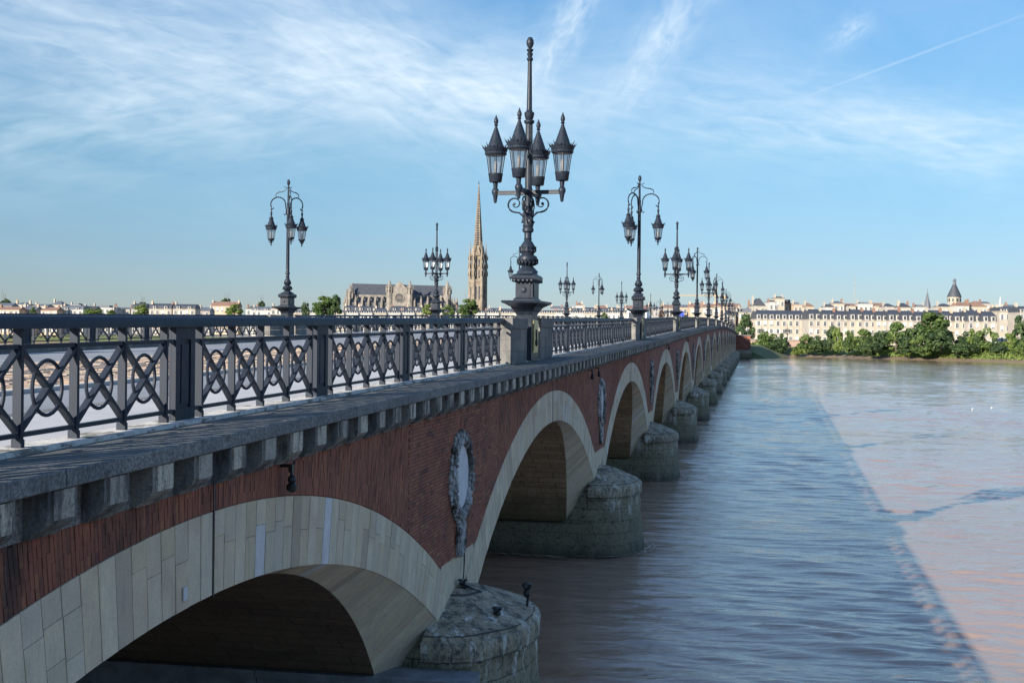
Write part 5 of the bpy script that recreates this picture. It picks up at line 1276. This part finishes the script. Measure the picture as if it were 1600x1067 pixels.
TR = [(1164, 560, 34, 489, 540, 'leaves_dark', 'dark round tree right behind the far end of the bridge'),
      (1196, 545, 48, 517, 552, 'leaves_mid', 'bright green bushy tree nearest the bridge abutment on the far bank'), (1222, 540, 26, 519, 553, 'leaves_dark', 'narrow dull green tree left of the pink river wall'), (1208, 535, 40, 534, 556, 'leaves_dark', 'low dark tree hanging over the water beside the abutment'),
      (1260, 528, 34, 521, 552, 'leaves_mid', 'rounded tree just right of the pink river wall'), (1279, 526, 40, 523, 554, 'leaves_dark', 'dark rounded tree, second right of the pink river wall'), (1300, 522, 28, 508, 553, 'leaves_dark', 'dark upright tree in front of the sixth terrace window bay'), (1309, 518, 20, 508, 550, 'leaves_light', 'slender yellow-green tree rising before the terrace'),
      (1326, 515, 26, 513, 552, 'leaves_mid', 'small mid green tree right of the yellow-green one'), (1350, 512, 46, 512, 552, 'leaves_mid', 'wide green tree below the middle of the terrace'), (1376, 508, 40, 514, 555, 'leaves_dark', 'dark spreading tree left of the tallest river tree'), (1360, 500, 40, 530, 558, 'leaves_dark', 'low grey-green willow at the water below the terrace'),
      (1400, 500, 52, 500, 553, 'leaves_mid', 'tree leaning against the left flank of the tallest river tree'), (1420, 492, 50, 520, 557, 'leaves_dark', 'low dark tree under the left of the tallest crown'),
      (1455, 495, 84, 482, 545, 'leaves_mid', 'tallest and widest tree on the far bank, airy crown hiding the terrace'), (1470, 485, 66, 512, 557, 'leaves_dark', 'dense dark tree under the tallest crown'), (1440, 484, 40, 524, 558, 'leaves_mid', 'low bush tree at the water under the tallest crown'),
      (1508, 488, 40, 516, 553, 'leaves_dark', 'dark tree right of the tallest crown'), (1519, 482, 22, 512, 548, 'leaves_light', 'yellow-green slender tree before the right terrace'), (1540, 478, 42, 511, 556, 'leaves_mid', 'bright green domed tree before the right end of the terrace'), (1508, 476, 50, 530, 560, 'leaves_dark', 'low dark bush tree along the right-hand water edge'),
      (1577, 474, 32, 519, 556, 'leaves_light', 'yellow-green rounded tree near the right edge'), (1600, 480, 46, 485, 552, 'leaves_dark', 'tall dark tree cut off by the right edge'), (1560, 470, 34, 532, 560, 'leaves_dark', 'low dark bush tree between the domed and the yellow-green tree'), (1596, 462, 30, 532, 562, 'leaves_mid', 'low green bush tree at the right edge by the water'),
      (1246, 530, 22, 543, 556, 'leaves_light', 'small light bush in front of the pink river wall'),
      (505, 640, 46, 459, 500, 'leaves_mid', 'large leafy tree left of the church, behind the railing'), (523, 640, 30, 460, 500, 'leaves_dark', 'darker tree touching the large leafy one left of the church'), (477, 650, 15, 470, 500, 'leaves_dark', 'small pointed tree right of the alone lamp'),
      (731, 640, 44, 464, 500, 'leaves_mid', 'leafy tree at the foot of the spire'), (668, 650, 24, 474, 500, 'leaves_light', 'light tree below the right end of the church'), (700, 650, 26, 476, 500, 'leaves_mid', 'green tree between the church and the spire'),
      (220, 650, 26, 472, 496, 'leaves_light', 'light green tree before the left slate roofs'), (366, 640, 34, 474, 498, 'leaves_light', 'light green tree before the red roof at left'), (145, 650, 34, 481, 498, 'leaves_light', 'low light green tree at far left'), (52, 660, 12, 478, 496, 'leaves_mid', 'small tree between red roofs at far left'), (175, 650, 30, 484, 498, 'leaves_light', 'low wide tree before the white flat roof'),
      (354, 900, 18, 465, 480, 'leaves_dark', 'dark tree top rising over the red roof at left'), (8, 850, 22, 466, 480, 'leaves_dark', 'dark tree top at the left edge'), (408, 880, 14, 470, 482, 'leaves_dark', 'small dark tree top left of the alone lamp'), (222, 900, 14, 471, 482, 'leaves_dark', 'dark tree top behind the left slate roofs'),
      (944, 640, 14, 487, 500, 'leaves_mid', 'small green tree low between the middle lamps'), (1033, 560, 12, 483, 498, 'leaves_copper', 'copper coloured small tree behind the middle lamps'), (1185, 640, 20, 497, 530, 'leaves_dark', 'dark tree in front of the left end of the terrace')]
for q in TR: tree(q[0], q[1], q[2], q[3], q[4], q[5], q[6])
# reeds and low scrub at the water edge: nobody could count it
sm = MB(); rs = random.Random(5)
for i in range(len(BK)-1):
    (x0, y0), (x1, y1) = BK[i], BK[i+1]
    if x1 < -30 or x0 > 170: continue
    L = math.hypot(x1-x0, y1-y0); nx, ny = -(y1-y0)/L, (x1-x0)/L; tr_ = [rs.random() for _ in range(200)]
    for k in range(int(L*75)):
        f = rs.random(); d = rs.uniform(5, 20); hgt = rs.uniform(.4, 1.9)*(.6+.8*abs(math.sin(f*L*.21+i))); x, y = x0+(x1-x0)*f+nx*d, y0+(y1-y0)*f+ny*d
        z = 1.0+(d-7)/17*3.8 if d > 7 else .7; a = rs.uniform(0, 6.28); w_ = rs.uniform(.15, .4)
        p = Vector((x, y, z+rs.uniform(0, hgt))); aa = Vector((math.cos(a), math.sin(a), rs.uniform(-.3, .6))); b = Vector((rs.uniform(-.4, .4), rs.uniform(-.4, .4), 1))
        sm.add([p-aa*w_, p-b*w_*.8, p+aa*w_, p+b*w_], [(0, 1, 2, 3)], rs.uniform(.2, 1))
o = struct('bank_scrub', sm.mesh('bank_scrub', 'leaves_light', fix=False), 'stuff', 'low light green scrub and grasses along the far waterline')
# pink river wall on the far bank
p = gp(1232, 552, 2.5); rw = thing('river_wall', 'pinkish stone river wall with pale coping between two trees', 'wall', (p.x, p.y, 1.5), TH)
m = MB(); m.box((0, 0, 2.6), (17, .6, 2.6)); ob('masonry', m.mesh('masonry', 'pink_wall'), rw); m = MB(); m.box((0, -.1, 5.3), (17.2, .9, .18)); ob('coping', m.mesh('coping', 'grey_wall'), rw)
# quay lamps
for x, d, lb in ((1230, 556, 'small four-lantern lamp on the quay above the pink river wall'), (1190, 558, 'small four-lantern lamp on the quay near the end of the bridge')):
    p = gp(x, d); lamp(p.x, p.y, 4, .4, lb, 'lamps on the far quay', z=5.2+1.2*0+.9, sc=.92)
# traffic on the deck
def van(X, s, label):
    z = zr(s)-BASE-.2; t_ = thing('van', label, 'van', (X, s, z))
    m = MB(); m.prism([(-2.4, .35), (2.3, .35), (2.4, .9), (1.9, 1.15), (1.4, 2.0), (-2.35, 2.1), (-2.4, 1.9)], -.95, .95); ob('body', m.mesh('body', 'white_paint'), t_)
    m = MB(); m.add([(-.8, -2.42, 1.2), (.8, -2.42, 1.2), (.8, -2.42, 1.85), (-.8, -2.42, 1.85)], [(0, 1, 2, 3)]); ob('rear_window', m.mesh('rear_window', 'window_dark', fix=False), t_)
    for sx in (-.85, .85):
        for sy in (-1.5, 1.5): m = MB(); m.tube([(sx-.1, sy, .35), (sx+.1, sy, .35)], .35, 14); ob('wheel', m.mesh('wheel', 'tyre_rubber'), t_)
van(-11.2, 128, 'white van on the near lane, its roof just above the railing')
sg = thing('traffic_sign', 'small blue square road sign on a post between the middle lamps', 'road sign', (-8.2, 150, zr(150)-BASE))
m = MB(); m.tube([(0, 0, 0), (0, 0, 2.0)], .04, 6); ob('pole', m.mesh('pole', 'grey_wall'), sg); m = MB(); m.box((0, -.05, 1.65), (.30, .02, .30)); ob('panel', m.mesh('panel', 'blue_paint'), sg)
# gull on the water
def gull(x, y, lb):
    p = Vector((0, 0, 0)); dr = fw+r2*((x-800)/2000)+u2*((533.5-y)/2000); tt = -CH/dr.z; P = Vector((0, 0, CH))+dr*tt
    t_ = thing('gull', lb, 'gull', (P.x, P.y, .02), 1.0, 'gulls resting on the river', sc=.6)
    m = MB(); m.blob((0, 0, .12), (.30, .13, .14), None, 10); m.blob((.27, 0, .34), (.09, .07, .08), None, 8); m.tube([(.2, 0, .16), (.26, 0, .32)], .06, 6); m.tube([(-.2, 0, .15), (-.45, 0, .2)], [.09, .02], 6); ob('body', m.mesh('body', 'white_feather', True), t_)
    m = MB(); m.tube([(.34, 0, .34), (.43, 0, .32)], [.025, .008], 5); ob('beak', m.mesh('beak', 'crane_yellow'), t_)
gull(1519, 641, 'larger white gull resting on the sunlit water at right'); gull(1549, 639, 'tiny white gull further right on the sunlit water')
